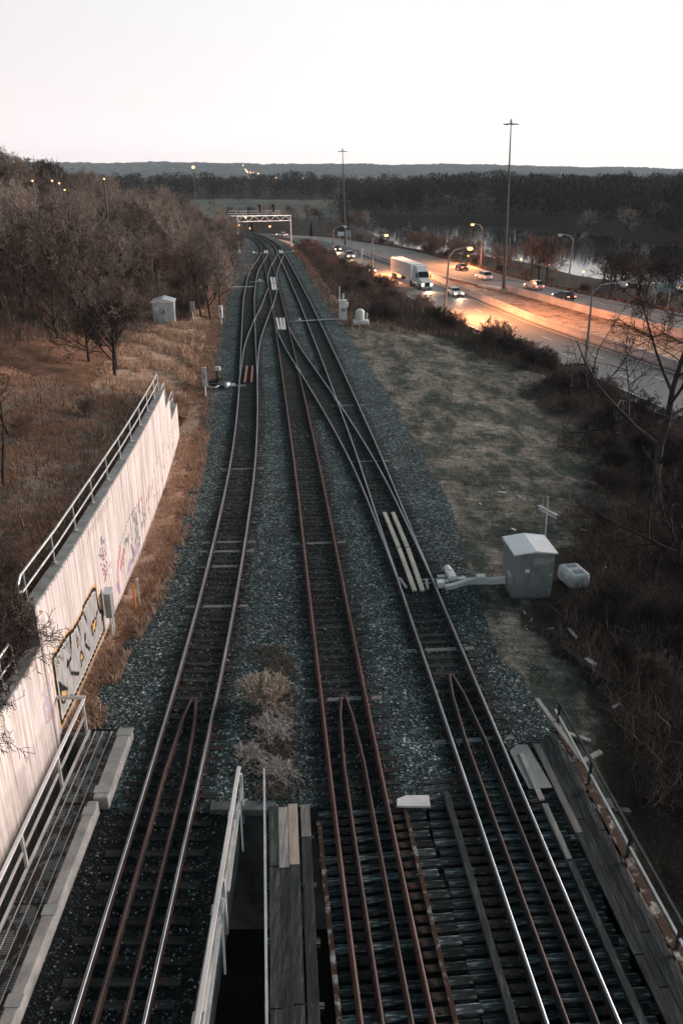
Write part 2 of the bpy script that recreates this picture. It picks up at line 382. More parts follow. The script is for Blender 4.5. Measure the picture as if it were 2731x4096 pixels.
def hz(x, y):
    x = np.asarray(x, float); y = np.asarray(y, float)
    xl, xr, xe, xf = at(XLp, y), at(XRp, y), at(XE, y) - 2.4, at(XF, y) + 1.6
    xe = np.maximum(xe, xr + 6)
    z = np.full(x.shape, -.197) + .012 * wob(x, y, .37, 7) * (y < 80)
    # ballast bed crown between the rails, shoulders falling a little
    t = np.clip((x - xr) / (xe - xr), 0, 1)
    right = -.22 - .12 * ss(0, .06, t) - 1.0 * ss(.05, .6, t) - 2.85 * ss(.62, .97, t)
    z = np.where(x > xr, right, z)
    d = np.maximum(xl - x, 0)
    z = np.where(x < xl, -.22 - .1 * ss(0, 1.2, d) + .05 * d * ss(2, 8, d), z)
    # past the far carriageway: bank, shore, lake
    e = np.maximum(x - xf, 0)
    z = np.where(x > xf, -4.15 - 2.4 * ss(1, 14, e), z)
    sd = lake_sd(x, y)
    z = np.where((sd < 10) & (x > xf), np.minimum(z, -7.0 + sd * .06), z)
    z = np.where(sd < 0, -7.0 + np.maximum(sd * .25, -2.5), z)
    # country beyond
    far = ss(285, 330, y)
    back = -4.6 + 4.5 * ss(462, 560, y) * ss(20, -10, x) + 3.0 * ss(560, 760, y) * ss(70, 0, x) + 6.5 * ss(6, 90, sd) * ss(0, 70, x) + .5 * wob(x, y, 31)
    back = np.where(sd < 10, -7 + np.maximum(sd, -10) * .25, back)
    back = back * ss(3500, 1500, y) + (-6) * (1 - ss(3500, 1500, y))
    z = z * (1 - far) + back * far
    off = (x > xf) & (sd > 12) & (y > 240)
    z = np.where(off & (x > 100), np.maximum(z, -6.4), z)
    onroad = (x > xe) & (x < xf) & (y < 320)
    z = np.where(onroad, -4.15, z)
    rough = np.where((x > xr + 2) & (x < xe - 3), 1, 0) * .10 + np.where(x < xl - 1.5, .06, 0)
    z = z + rough * wob(x, y, 1.7, 1) * np.where(onroad, 0, 1)
    # gully to the right of the open deck
    g = ss(22, 14, y) * ss(7.2, 8.5, x)
    z = z - 3.2 * g * (1 - onroad)
    return z
def hh(x, y):
    """hillside left of the wall"""
    y = np.asarray(y, float); d = np.maximum(HL(y) - x, 0)
    step = ss(20.6, 21.1, y)
    top = (3.0 + 1.25 * step) * (1 - ss(46, 58, y))
    base = top - .28 * ss(55, 62, y)
    up = .05 * d + .27 * np.maximum(d - 8, 0) * ss(45, 100, y) + .16 * np.maximum(d - 2, 0) * (1 - ss(40, 100, y))
    up = 17 * (1 - np.exp(-up / 17))
    return base + up + .12 * wob(x, y, 2.1, 3) * ss(.3, 2, d) + .35 * wob(x, y, 7, 5) * ss(3, 10, d)
def gz(x, y):
    """ground height anywhere"""
    return float(hh(x, y)) if x < float(HL(y)) and y < 300 else float(hz(x, y))

# ------------------------------------------------------------------ setting
def axis(*segs):
    out = []
    for a, b, s in segs: out += list(np.arange(a, b, s))
    return np.array(out + [segs[-1][1]])
gx = axis((-3900, -900, 500), (-900, -300, 70), (-300, -100, 14), (-100, -30, 3), (-30, -7.1, .75), (-7.1, 7.6, .7), (7.6, 60, .8), (60, 130, 3), (130, 430, 10), (430, 1000, 60), (1000, 4500, 500))
gy = axis((-12, 18, .75), (18, 70, .7), (70, 140, 1.4), (140, 300, 3), (300, 600, 8), (600, 1500, 60), (1500, 5900, 400))
X, Y = np.meshgrid(gx, gy)
Z = hz(X, Y)
nx, ny = len(gx), len(gy)
V = np.stack([X.ravel(), Y.ravel(), Z.ravel()], 1)
I = np.arange(nx * ny).reshape(ny, nx)
F = np.stack([I[:-1, :-1].ravel(), I[:-1, 1:].ravel(), I[1:, 1:].ravel(), I[1:, :-1].ravel()], 1)
cx = (X[:-1, :-1] + X[1:, 1:]).ravel() / 2; cy = (Y[:-1, :-1] + Y[1:, 1:]).ravel() / 2
keep = ~((cy < 18) & (cx < 7.6)) & ~((cy < 21.3) & (cx < -7.1)) & ~((cy < 280) & (cx < HL(cy) - 1.6))
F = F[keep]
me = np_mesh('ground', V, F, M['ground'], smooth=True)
def zones(V):
    x, y = V[:, 0], V[:, 1]
    xl, xr = at(XLp, y), at(XRp, y); xe = at(XE, y) - 2.4; xf = at(XF, y) + 1
    w = np.zeros((len(V), 4), np.float32); w[:, 3] = 1
    w[:, 0] = ss(-.5, .5, np.minimum(x - xl, xr - x)) * (y < 300)
    bench = (x > xr - 1.6) & (x < xe) & (y < 300)
    t = (x - xr) / np.maximum(xe - xr, 1)
    lim = np.interp(y, [20, 30, 36, 42, 52, 70, 90, 97, 102, 130], [.01, .03, .14, .28, .40, .52, .58, .50, .15, .06])
    lim = lim * (1 + .22 * wob(x, y, 5.5, 2)) + .03 * wob(x, y, 2.2, 6)
    w[:, 1] = np.where(bench, 1, 0)
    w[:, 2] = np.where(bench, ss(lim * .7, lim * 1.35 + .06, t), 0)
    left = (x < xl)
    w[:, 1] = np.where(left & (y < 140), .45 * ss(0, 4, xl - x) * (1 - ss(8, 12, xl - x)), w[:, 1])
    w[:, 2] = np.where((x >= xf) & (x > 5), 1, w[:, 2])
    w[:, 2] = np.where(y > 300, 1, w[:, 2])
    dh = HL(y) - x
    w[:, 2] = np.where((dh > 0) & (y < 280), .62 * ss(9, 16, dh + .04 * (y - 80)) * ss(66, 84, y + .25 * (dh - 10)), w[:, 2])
    field = (y > 440) & (y < 575) & (x > -140) & (x < -4)
    w[:, 1] = np.where(field, .9, w[:, 1]); w[:, 2] = np.where(field, .15, w[:, 2])
    warm = np.where(left & (y > 62) & (y < 108), ss(1.5, 3.5, xl - x) * (1 - ss(8, 11, xl - x)) * .85, 0)
    warm = np.where(left & (y <= 62), .72 * ss(-.2, .8, xl - x) * ss(18, 24, y) * (x > HL(y) - .1), warm)
    warm = np.where(bench & (y > 112) & (y < 235), .75 * (1 - ss(.3, .55, t)) * ss(0.02, .12, t), warm)
    warm = np.where((x > at(XM, y)) & (x < at(X2, y)) & (y < 170), .55, warm)
    return w, warm.astype(np.float32)
def put_zone(me, V):
    w, warm = zones(V)
    a = me.attributes.new('zone', 'FLOAT_COLOR', 'POINT'); a.data.foreach_set('color', w.ravel())
    b = me.attributes.new('warm', 'FLOAT', 'POINT'); b.data.foreach_set('value', warm)
GROUND = me; put_zone(me, V)
tag(link('ground', me), kind='structure')
# hillside sheet
hy = axis((-10, 20.4, .8), (20.4, 21.4, .25), (21.4, 70, .7), (70, 140, 1.4), (140, 300, 4))
ho = np.concatenate([[0], np.cumsum(np.interp(np.arange(90), [0, 30, 60, 90], [.25, .9, 2, 5]))])
Yh, Oh = np.meshgrid(hy, ho, indexing='ij'); Xh = HL(Yh) - Oh
Zh = hh(Xh, Yh)
Vh = np.stack([Xh.ravel(), Yh.ravel(), Zh.ravel()], 1)
I = np.arange(Vh.shape[0]).reshape(len(hy), len(ho))
Fh = np.stack([I[:-1, :-1].ravel(), I[1:, :-1].ravel(), I[1:, 1:].ravel(), I[:-1, 1:].ravel()], 1)[:, ::-1]
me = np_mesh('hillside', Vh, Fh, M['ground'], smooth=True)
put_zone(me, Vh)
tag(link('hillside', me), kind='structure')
# floor of the underpass below the open decks
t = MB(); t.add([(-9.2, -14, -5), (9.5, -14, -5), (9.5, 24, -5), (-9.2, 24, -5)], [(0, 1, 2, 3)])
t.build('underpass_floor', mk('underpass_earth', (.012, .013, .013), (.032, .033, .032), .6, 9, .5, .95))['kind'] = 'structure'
# water
bpy_w = MB(); bpy_w.add([(-5, 40, -7), (480, 40, -7), (480, 480, -7), (-5, 480, -7)], [(0, 1, 2, 3)])
bpy_w.build('water', M['water'])['kind'] = 'structure'
# roads as sheets
def strip(name, fa, fb, ys, z, mat, n=2):
    P = []; Fs = []
    for i, y in enumerate(ys):
        a, b = float(fa(y)), float(fb(y))
        P += [(a, y, z), (b, y, z)]
        if i: Fs.append((2 * i - 2, 2 * i - 1, 2 * i + 1, 2 * i))
    o = MB().add(P, Fs).build(name, mat); o['kind'] = 'structure'; return o
ysr = list(np.arange(-10, 300, 4)) + [300]
strip('near_road', lambda y: at(XE, y) - 1.9, lambda y: at(XM, y) - .05, ysr, -4.0, M['asphalt'])
strip('far_road', lambda y: at(X2, y) + .35, lambda y: at(XF, y) + .9, list(np.arange(-10, 312, 4)) + [312], -4.0, M['asphalt'])
def curve_pts(fx, y0, y1, step):
    ys = np.arange(y0, y1, .5); xs = np.array([float(fx(y)) for y in ys])
    s = np.concatenate([[0], np.cumsum(np.hypot(np.diff(xs), np.diff(ys)))])
    q = np.arange(0, s[-1], step)
    return np.interp(q, s, xs), np.interp(q, s, ys)
def ribbon(mb, xs, ys, z, w):
    for i in range(len(xs) - 1):
        d = np.array([xs[i + 1] - xs[i], ys[i + 1] - ys[i]]); d /= np.hypot(*d); n = np.array([-d[1], d[0]]) * w / 2
        mb.add([(xs[i] - n[0], ys[i] - n[1], z), (xs[i] + n[0], ys[i] + n[1], z), (xs[i + 1] + n[0], ys[i + 1] + n[1], z), (xs[i + 1] - n[0], ys[i + 1] - n[1], z)], [(3, 2, 1, 0)])
mb = MB()
for fx in (lambda y: at(XE, y), lambda y: at(XM, y) - 1.1, lambda y: at(X2, y) + 1.6, lambda y: at(XF, y) - .4):
    xs, ys = curve_pts(fx, -8, 298, 3); ribbon(mb, xs, ys, -3.994, .17)
for k in (1 / 3, 2 / 3):
    for fx in (lambda y: at(XE, y) + (at(XM, y) - 1.1 - at(XE, y)) * k, lambda y: at(X2, y) + 1.6 + (at(XF, y) - .4 - at(X2, y) - 1.6) * k):
        xs, ys = curve_pts(fx, -8, 298, 3)
        for i in range(0, len(xs) - 1, 4): ribbon(mb, xs[i:i + 2], ys[i:i + 2], -3.994, .16)
mb.build('lane_markings', M['paint_line'])['kind'] = 'structure'
# far escarpment
xs = np.linspace(-3600, 4300, 260); P = []; Fs = []
prof = [(0, -8), (250, .28), (500, .6), (800, .86), (1100, 1.0), (1800, .8)]
for i, x in enumerate(xs):
    top = np.interp(x, [-4200, -800, 600, 2200, 4800], [70, 64, 58, 34, 21]) + 4.5 * wob(x, 0, 330, 2) + 3.0 * wob(x, 0, 90, 4)
    top += rnd.uniform(-3, 3)
    yb = 4300 + 160 * math.sin(x / 900)
    for dy, k in prof: P.append((x, yb + dy, k if k < 0 else top * k + (rnd.uniform(-2, 2) if k < 1 else 0)))
n = len(prof)
for i in range(len(xs) - 1):
    for j in range(n - 1): Fs.append((i * n + j, (i + 1) * n + j, (i + 1) * n + j + 1, i * n + j + 1))
MB().add(P, Fs).build('hills', M['hills'])['kind'] = 'structure'
# the road bridge the view is taken from, overhead at the viewer's back
mb = MB(); mb.box((0, -9.6, 14.3), (90, 17.6, 1.0)).box((0, -.95, 15.3), (90, .3, 1.0)).box((0, -18.2, 15.3), (90, .3, 1.0))
for x in (-15, 15): mb.box((x, -9.6, 4.3), (1.8, 14, 18.9))
mb.build('bridge_deck', M['concrete'])['kind'] = 'structure'

# ------------------------------------------------------------------ tracks
R_ = [(6.0, 1.5), (5.42, 7.5), (5.04, 11.58), (4.84, 13.87), (4.69, 15.47), (4.52, 17.47), (4.36, 19.12), (3.39, 29.75), (2.6, 38.39), (1.67, 49.25), (.46, 61.33), (-.98, 75.66), (-5.2, 115.9), (-6.16, 124.2), (-9.34, 152.77), (-13.0, 184.5), (-15.2, 205), (-18.9, 225), (-25.2, 250), (-31.5, 259.5), (-42, 270), (-60, 280), (-80, 288)]
M_ = [(2.1, 2), (1.62, 7), (1.19, 11.55), (.93, 13.9), (.69, 16.2), (.31, 20.38), (-.33, 27.42), (-.56, 29.75), (-1.79, 43.5), (-3.3, 59), (-5.54, 81.61), (-6.98, 95.8), (-8.45, 110.2), (-10.5, 129.5), (-13.3, 155.95), (-15.7, 178.03), (-17.1, 191.48), (-19.3, 209), (-22.9, 230), (-28.8, 248), (-34.9, 257), (-44.8, 266.9), (-62, 276.3), (-82, 284.2)]
L_ = [(-4.8, 2), (-4.86, 7), (-4.88, 11.6), (-4.9, 14.26), (-4.93, 17.21), (-4.97, 22.5), (-5.06, 26.15), (-5.15, 29.75), (-5.52, 38.39), (-5.94, 45.65), (-6.35, 51.3), (-7.07, 59.49), (-8.1, 69.86), (-9.93, 87.2), (-10.89, 96.2), (-13.06, 117.2), (-15.2, 142.57), (-16.0, 155.95), (-16.35, 170.03), (-16.75, 184.5), (-17.1, 191)]
A_ = [(3.22, 31.6), (2.5, 38.2), (1.83, 44.02), (.98, 49.8), (-.75, 59.94), (-3.2, 73.2), (-4.7, 81), (-6.1, 89.5), (-6.95, 95.6)]
B_ = [(-7.98, 68.7), (-8.4, 73.4), (-9.2, 83), (-9.5, 89.5), (-9.72, 97.5), (-10.0, 114), (-10.35, 122.5), (-10.55, 130)]
C_ = [(-11.0, 134), (-11.5, 139.5), (-12.1, 147), (-12.62, 158.5), (-12.9, 174), (-13.3, 187)]
def smooth_path(pts, sig=3.0):
    p = np.array(pts, float); s = np.concatenate([[0], np.cumsum(np.hypot(*np.diff(p, axis=0).T))])
    q = np.arange(0, s[-1], .5); x = np.interp(q, s, p[:, 0]); y = np.interp(q, s, p[:, 1])
    k = int(sig / .5 * 3); w = np.exp(-.5 * (np.arange(-k, k + 1) * .5 / sig) ** 2); w /= w.sum()
    def sm(a):
        l = 2 * a[0] - a[k:0:-1] if len(a) > k else np.full(k, a[0]); r = 2 * a[-1] - a[-2:-k - 2:-1]
        return np.convolve(np.concatenate([l, a, r]), w, 'valid')
    x, y = sm(x), sm(y)
    s = np.concatenate([[0], np.cumsum(np.hypot(np.diff(x), np.diff(y)))])
    return s, x, y
class Path:
    def __init__(s, pts, sig=3.5): s.s, s.x, s.y = smooth_path(pts, sig); s.n = s.s[-1]
    def at(s, q, off=0):
        x, y = np.interp(q, s.s, s.x), np.interp(q, s.s, s.y)
        e = .5; dx = np.interp(q + e, s.s, s.x) - np.interp(q - e, s.s, s.x); dy = np.interp(q + e, s.s, s.y) - np.interp(q - e, s.s, s.y)
        l = np.hypot(dx, dy); return x + off * dy / l, y - off * dx / l, np.arctan2(dy, dx)
    def s_of_y(s, y): return float(np.interp(y, s.y, s.s))
    def x_of_y(s, y): return np.interp(y, s.y, s.x)
PR, PM, PL, PA, PB, PC = Path(R_), Path(M_), Path(L_), Path(A_), Path(B_, 3.0), Path(C_, 3.0)
RP = [(-.07, -.17), (.07, -.17), (.07, -.155), (.012, -.135), (.012, -.045), (.036, -.035), (.036, 0), (-.036, 0), (-.036, -.035), (-.012, -.045), (-.012, -.135), (-.07, -.155)]
def rail_mesh(xy, z=0.0):
    x, y = np.asarray(xy[0]), np.asarray(xy[1]); n = len(x)
    dx, dy = np.gradient(x), np.gradient(y); l = np.hypot(dx, dy); nxv, nyv = dy / l, -dx / l
    k = len(RP); rp = np.array(RP)
    P = np.zeros((n, k, 3))
    P[:, :, 0] = x[:, None] + nxv[:, None] * rp[:, 0]; P[:, :, 1] = y[:, None] + nyv[:, None] * rp[:, 0]; P[:, :, 2] = rp[:, 1] + z
    I = np.arange(n * k).reshape(n, k); Fs = []; mi = []
    for j in range(k):
        j2 = (j + 1) % k
        Fs.append(np.stack([I[:-1, j], I[1:, j], I[1:, j2], I[:-1, j2]], 1)); mi += [1 if j in (5, 6, 7) else 0] * (n - 1)
    return P.reshape(-1, 3), np.concatenate(Fs)[:, ::-1], mi
def rail(parent, path, off, s0, s1, mats, name='rail', z=0.0):
    q = np.arange(s0, s1, .8); x, y, _ = path.at(q, off)
    P, Fs, mi = rail_mesh((x, y), z)
    return link(name, np_mesh(name, P - np.array(parent.location), Fs, mats, mi), parent)
G = .7535
def sleeper_mesh(k, L=2.6, w=.23, h=.18, c=.018):
    r = random.Random(k); mb = MB()
    prof = [(-w / 2, -h), (w / 2, -h), (w / 2, -c), (w / 2 - c, 0), (-w / 2 + c, 0), (-w / 2, -c)]
    xs = [-L / 2 + r.uniform(-.04, .04), -L / 6, L / 6, L / 2 + r.uniform(-.04, .04)]
    P = [(x, y + r.uniform(-.006, .006), z + (r.uniform(-.008, .004) if z > -.1 else 0)) for x in xs for y, z in prof]; n = 6
    Fs = [tuple(range(n)), tuple(3 * n + i for i in range(n - 1, -1, -1))]
    for i in range(3):
        for j in range(n): Fs.append((i * n + j, i * n + (j + 1) % n, (i + 1) * n + (j + 1) % n, (i + 1) * n + j)[::-1])
    mb.add(P, Fs)
    for s in (-1, 1):   # tie plates and spikes under the rails
        mb.box((s * G, 0, .006), (.34, .17, .012), m=1)
        for e in (-.11, .11): mb.box((s * G + e, .05 * (1 if e > 0 else -1), .022), (.03, .03, .03), m=1)
    return mb
SLEEP = [sleeper_mesh(k).mesh('sleeper', [M['sleeper'], M['rust']]) for k in range(5)]
SLEEP_PALE = sleeper_mesh(9).mesh('sleeper', [M['sleeper_pale'], M['rust']])
def sleepers(parent, path, y0, y1, pale=(), n_ind=100, zt=-.176, extra=None):
    lo = np.array(parent.location); s = path.s_of_y(y0); s1 = path.s_of_y(y1); cnt = 0; rest = MB()
    while s < s1:
        x, y, a = path.at(s); zz = zt + rnd.uniform(-.012, .004); a2 = float(a) - PI / 2 + rnd.uniform(-.012, .012)
        sh = rnd.uniform(-.07, .07)
        x = x + sh * math.sin(float(a)); y = y - sh * math.cos(float(a))
        if cnt < n_ind:
            me_ = SLEEP_PALE if any(abs(y - p) < .27 for p in pale) else SLEEP[rnd.randrange(5)]
            link('sleeper', me_, parent, (float(x) - lo[0], float(y) - lo[1], zz - lo[2]), a2)
        else:
            rest.box((float(x) - lo[0], float(y) - lo[1], zz - .09 - lo[2]), (2.6, .23, .18), a2)
        cnt += 1; s += .53 if cnt < n_ind else .56
    if rest.v: rest.build('sleeper', M['sleeper'], parent)['kind'] = 'stuff'
def track(path, label, y_ties, mats_l, mats_r, pale=()):
    x0, y0, _ = path.at(path.s_of_y(20)); t = thing('railway_track', label, 'railway track', (float(x0), float(y0), 0), 0, 'railway tracks')
    rail(t, path, -G, 0, path.n, mats_l); rail(t, path, G, 0, path.n, mats_r)
    sleepers(t, path, y_ties, path.y.max() - 1, pale)
    return t
SH, DU, GU = [M['rust'], M['steel_top']], [M['rust_red'], M['steel_dull']], [M['rust'], M['guard_top']]
tl = track(PL, 'left railway track with shiny rails running beside the graffiti wall', 10.5, SH, SH, (33.2, 34.9, 35.9, 29.6, 46.5))
tm = track(PM, 'middle railway track with dull rust red rails', 18.4, DU, DU, (23.4, 22.9, 36))
tr = track(PR, 'right railway track with shiny rails passing the metal signal hut', 19.4, SH, SH, (21.2, 26.5, 47.8, 61))
md_ = ss(436, 448, V[:, 1]) * ss(590, 570, V[:, 1]) * ss(-150, -130, V[:, 0]) * ss(2, -8, V[:, 0]) * (V[:, 1] < 600)
a_ = GROUND.attributes.new('meadow', 'FLOAT', 'POINT'); a_.data.foreach_set('value', md_.astype(np.float32))
oil = np.zeros(len(V), np.float32)
for p_ in (PR, PM, PL, PA, PB, PC):
    ok_ = (V[:, 1] > p_.y.min()) & (V[:, 1] < min(p_.y.max(), 245)); oil = np.maximum(oil, ok_ * (1 - ss(.75, 1.55, np.abs(V[:, 0] - p_.x_of_y(V[:, 1])))).astype(np.float32))
a_ = GROUND.attributes.new('oil', 'FLOAT', 'POINT'); a_.data.foreach_set('value', oil.astype(np.float32))
def crossover(path, label, mats, other):
    x0, y0, _ = path.at(0); t = thing('railway_crossover', label, 'crossover track', (float(x0), float(y0), 0), 0, 'crossover tracks')
    for o in (-G, G): rail(t, path, o, .4, path.n - .4, mats, z=.002)
    s = 3.0; mb = MB(); k = 0
    while s < path.n - 3:
        x, y, a = path.at(s); dmin = min(abs(float(x) - float(p.x_of_y(y))) for p in other)
        if dmin > .55: link('sleeper', SLEEP[k % 5], t, (float(x) - t.location.x, float(y) - t.location.y, -.192 + rnd.uniform(-.006, .002)), float(a) - PI / 2)
        s += .57; k += 1
    # frogs: short cast wedges where the rails cross
    for p in other:
        for o1 in (-G, G):
            for o2 in (-G, G):
                q = np.arange(1, path.n - 1, .25); xa, ya, _ = path.at(q, o1); xb, _, _ = p.at(np.interp(ya, p.y, p.s), o2)
                dd = xa - xb; j = np.where(np.sign(dd[:-1]) != np.sign(dd[1:]))[0]
                if len(j) and o1 != o2:
                    xx, yy, aa = path.at(q[j[0]], o1)
                    f = MB(); f.box((0, 0, -.05), (.2, 2.4, .1)); ob = f.build('frog', M['steel_top'], t); ob.location = (float(xx) - t.location.x, float(yy) - t.location.y, -.012); ob.rotation_euler = (0, 0, float(aa) - PI / 2)
    return t
crossover(PA, 'long shiny crossover from right track to middle track', SH, (PR, PM))
crossover(PB, 'crossover curving from left track to middle track near the small hut', SH, (PL, PM))
crossover(PC, 'farthest crossover, from middle track to right track before the signal gantry', SH, (PM, PR))
def guard(path, y_tip, label, mats, y0=3):
    s1 = path.s_of_y(y_tip); s0 = path.s_of_y(y0); x0, y0_, _ = path.at(s1)
    t = thing('guard_rails', label, 'guard rails', (float(x0), float(y0_), 0), 0, 'guard rails inside the near tracks')
    for sg in (-1, 1):
        q = np.arange(s0, s1 + .01, .25); o = np.interp(q, [s1 - 3.6, s1 - 1.2, s1], [.31, .20, .05]) * sg
        x, y, _ = path.at(q, o); P, Fs, mi = rail_mesh((x, y), -.03)
        link('guard_rail', np_mesh('guard_rail', P - np.array(t.location), Fs, mats, mi), t)
    return t
guard(PL, 23.1, 'pair of rusty guard rails meeting in a point inside left track', GU)
guard(PM, 23.25, 'pair of rust red guard rails meeting in a point inside middle track', [M['rust_red'], M['guard_top']])
guard(PR, 24.4, 'pair of dark guard rails meeting in a point inside right track', [M['dark_steel'], M['guard_top']])
# pale plates between the rails at the switches
def plates(label, ends, mat, w=.27, extra=None):
    c = ends[0][0]; t = thing('switch_plates', label, 'switch plates', (c[0], c[1], -.1), 0, 'plates between the rails at the switches')
    for (a, b) in ends:
        mb = MB(); mb.bar((a[0], a[1], -.10), (b[0], b[1], -.10), w, .1); mb.build('plate', mat, t, world=True, bevel=.01)
    if extra:
        for (a, b) in extra: MB().bar((a[0], a[1], -.1), (b[0], b[1], -.1), .12, .1).build('end_block', M['plate_grey'], t, world=True)
plates('two long pale planks between the rails beside the metal signal hut', [((2.25, 39.4), (2.72, 35.1)), ((2.70, 39.4), (3.14, 35.1)), ((2.73, 35.0), (3.12, 30.75)), ((3.15, 35.0), (3.46, 30.75))], M['plate_pale'], .2, [((2.55, 31.9), (2.78, 31.0)), ((3.72, 31.8), (3.7, 30.9))])
plates('pair of short orange and brown bars between the left track rails', [((-8.72, 74.4), (-8.25, 68.2)), ((-8.2, 74.4), (-7.68, 68.2))], M['orange_plate'], .16)
plates('three pale plates where the long crossover joins middle track', [((-7.95, 101.3), (-7.1, 93.4)), ((-7.5, 101.3), (-6.75, 93.4)), ((-7.1, 101.3), (-6.45, 93.4))], M['white_paint'], .26)
plates('four white plates in middle track beyond the cross bar', [((-12.0, 143.3), (-11.2, 135.5)), ((-11.5, 143.3), (-10.75, 135.5)), ((-11.1, 134.6), (-10.4, 127.2)), ((-10.65, 134.6), (-10.0, 127.2))], M['white_paint'], .34)
plates('white plates in the left far track below the gantry', [((-17.45, 195), (-17.0, 188)), ((-17.0, 195), (-16.5, 188))], M['white_paint'], .34)
plates('white plates in the right far track below the gantry', [((-14.2, 195), (-13.5, 188)), ((-13.7, 195), (-13.05, 188))], M['white_paint'], .34)
# pale pipe run crossing the tracks and smaller switch gear
def switch_machine(loc, rz, label, s=1.0):
    t = thing('switch_machine', label, 'switch machine', loc, rz, 'switch machines beside the rails')
    MB().box((0, .25, .16), (.34, .62, .3)).build('motor_box', M['white_paint'], t, bevel=.05)
    MB().tube([(0, .5, .2), (0, 1.05, .2)], [.19, .15], 10).build('motor', M['white_paint'], t, smooth=False, bevel=.02)
    for x, y in ((-.42, .35), (.42, .05), (-.38, -.08)):
        MB().box((x, y, .1), (.36, .22, .14)).build('cover', M['pale_metal'], t, bevel=.02)
    for y in (.28, -.05): MB().bar((-.3, y, .03), (-1.5, y, .03), .06, .05).build('throw_rod', M['galv'], t)
    MB().box((0, .2, -.02), (1.0, .9, .06)).build('base', M['dark_steel'], t)
    t.scale = (s, s, s); return t
switch_machine((4.86, 31.75, -.2), .12, 'white switch machine beside right track and the signal hut')
switch_machine((-9.55, 67.4, -.2), PI, 'white switch machine beside left track with black cables', 1.0)
switch_machine((-5.0, 99.2, -.2), .1, 'small white switch machine between middle and right tracks', .9)
switch_machine((-13.4, 137.5, -.2), .1, 'white switch machine left of the four white plates', 1.1)
switch_machine((-19.6, 189.5, -.2), PI, 'far white switch machine left of the track under the gantry', 1.2)
switch_machine((-10.9, 192, -.2), .1, 'far white switch machine right of the tracks under the gantry', 1.2)
mb = MB(); mb.tube([(-.2, 100.8, -.12), (-4.7, 99.4, -.12)], .07, 8); tag(mb.build('cable_pipe', M['white_paint']), 'white pipe across right track from the tall white cabinet', 'pipe')
mb = MB(); mb.tube([(-17.2, 130.3, .02), (-16.6, 130.6, -.1), (-13.6, 131.2, -.13)], .10, 8); tag(mb.build('cable_pipe', M['white_paint']), 'pale pipe running from a white post to left track', 'pipe')
# cable heap
mb = MB()
for k in range(9):
    a = rnd.uniform(0, 6); c = (-10.55 + rnd.uniform(-.4, .4), 67.2 + rnd.uniform(-.9, .9))
    mb.tube([(c[0] + .5 * math.cos(a + j * .8), c[1] + .7 * math.sin(a + j * .8), .0 + .08 * (k % 3)) for j in range(7)], .05, 6, m=0 if k % 3 else 1)
tag(mb.build('cable_heap', [M['black'], M['pale_metal']]), 'heap of black and grey cables beside the left switch machine', 'cables')

# ------------------------------------------------------------------ bridge decks
BT = []
for k in range(4):
    r = random.Random(40 + k); BT.append(sleeper_mesh(40 + k, 3.15, .225, .28, .005).mesh('bridge_tie', [M['deck_wood'], M['rust']]))
def deck(path, label, y1, off, L):
    s1 = path.s_of_y(y1); x0, y0, a0 = path.at(path.s_of_y(12))
    t = thing('timber_deck', label, 'bridge deck', (float(x0), float(y0), -.3), 0, 'open timber bridge decks')
    s = path.s_of_y(3); k = 0
    while s < s1:
        x, y, a = path.at(s, off); sc = L / 3.15
        o = link('bridge_tie', BT[k % 4], t, (float(x) - t.location.x, float(y) - t.location.y, -.176 + .3 + rnd.uniform(-.008, .004)), float(a) - PI / 2 + rnd.uniform(-.01, .01), (1, 1, 1))
        o.scale.x = sc
        o.location.x += rnd.uniform(-.05, .05) + (k % 2) * .04
        s += .332 + rnd.uniform(-.015, .015); k += 1
    for o_ in (-.9, .9):
        mb = MB(); pa = path.at(path.s_of_y(2), o_); pb = path.at(s1, o_)
        mb.bar((float(pa[0]), float(pa[1]), -1.1), (float(pb[0]), float(pb[1]), -1.1), .4, 1.2); mb.build('girder', M['dark_steel'], t, world=True)
    return t
dm = deck(PM, 'open timber bridge deck carrying the rust red middle track', 18.0, .26, 3.05)
dr = deck(PR, 'open timber bridge deck carrying shiny right track', 19.3, -.18, 3.72)
def strip_on(parent, path, y0, y1, off, w, h, z, mat, name):
    q = np.linspace(path.s_of_y(y0), path.s_of_y(y1), 12); x, y, _ = path.at(q, off); mb = MB()
    for i in range(11): mb.bar((float(x[i]), float(y[i]), z), (float(x[i + 1]), float(y[i + 1]), z), w, h)
    return mb.build(name, mat, parent, world=True)
strip_on(dm, PM, 3, 17.5, -1.2, .12, .05, -.14, M['rust_patchy'], 'guard_strip')
strip_on(dm, PM, 3, 17.95, 1.24, .11, .05, -.14, M['rust_patchy'], 'guard_strip')
strip_on(dr, PR, 3, 18.6, -1.42, .17, .14, -.10, M['plank'], 'guard_timber')
strip_on(dr, PR, 3, 15.8, 1.26, .17, .14, -.10, M['plank'], 'guard_timber')
strip_on(dr, PR, 15.9, 17.9, 1.27, .15, .12, -.11, M['plank_pale'], 'guard_timber')['label'] = 'splintered bleached guard timber'
strip_on(dr, PR, 18.0, 20.0, 1.22, .15, .05, -.02, M['plank_pale'], 'guard_timber')
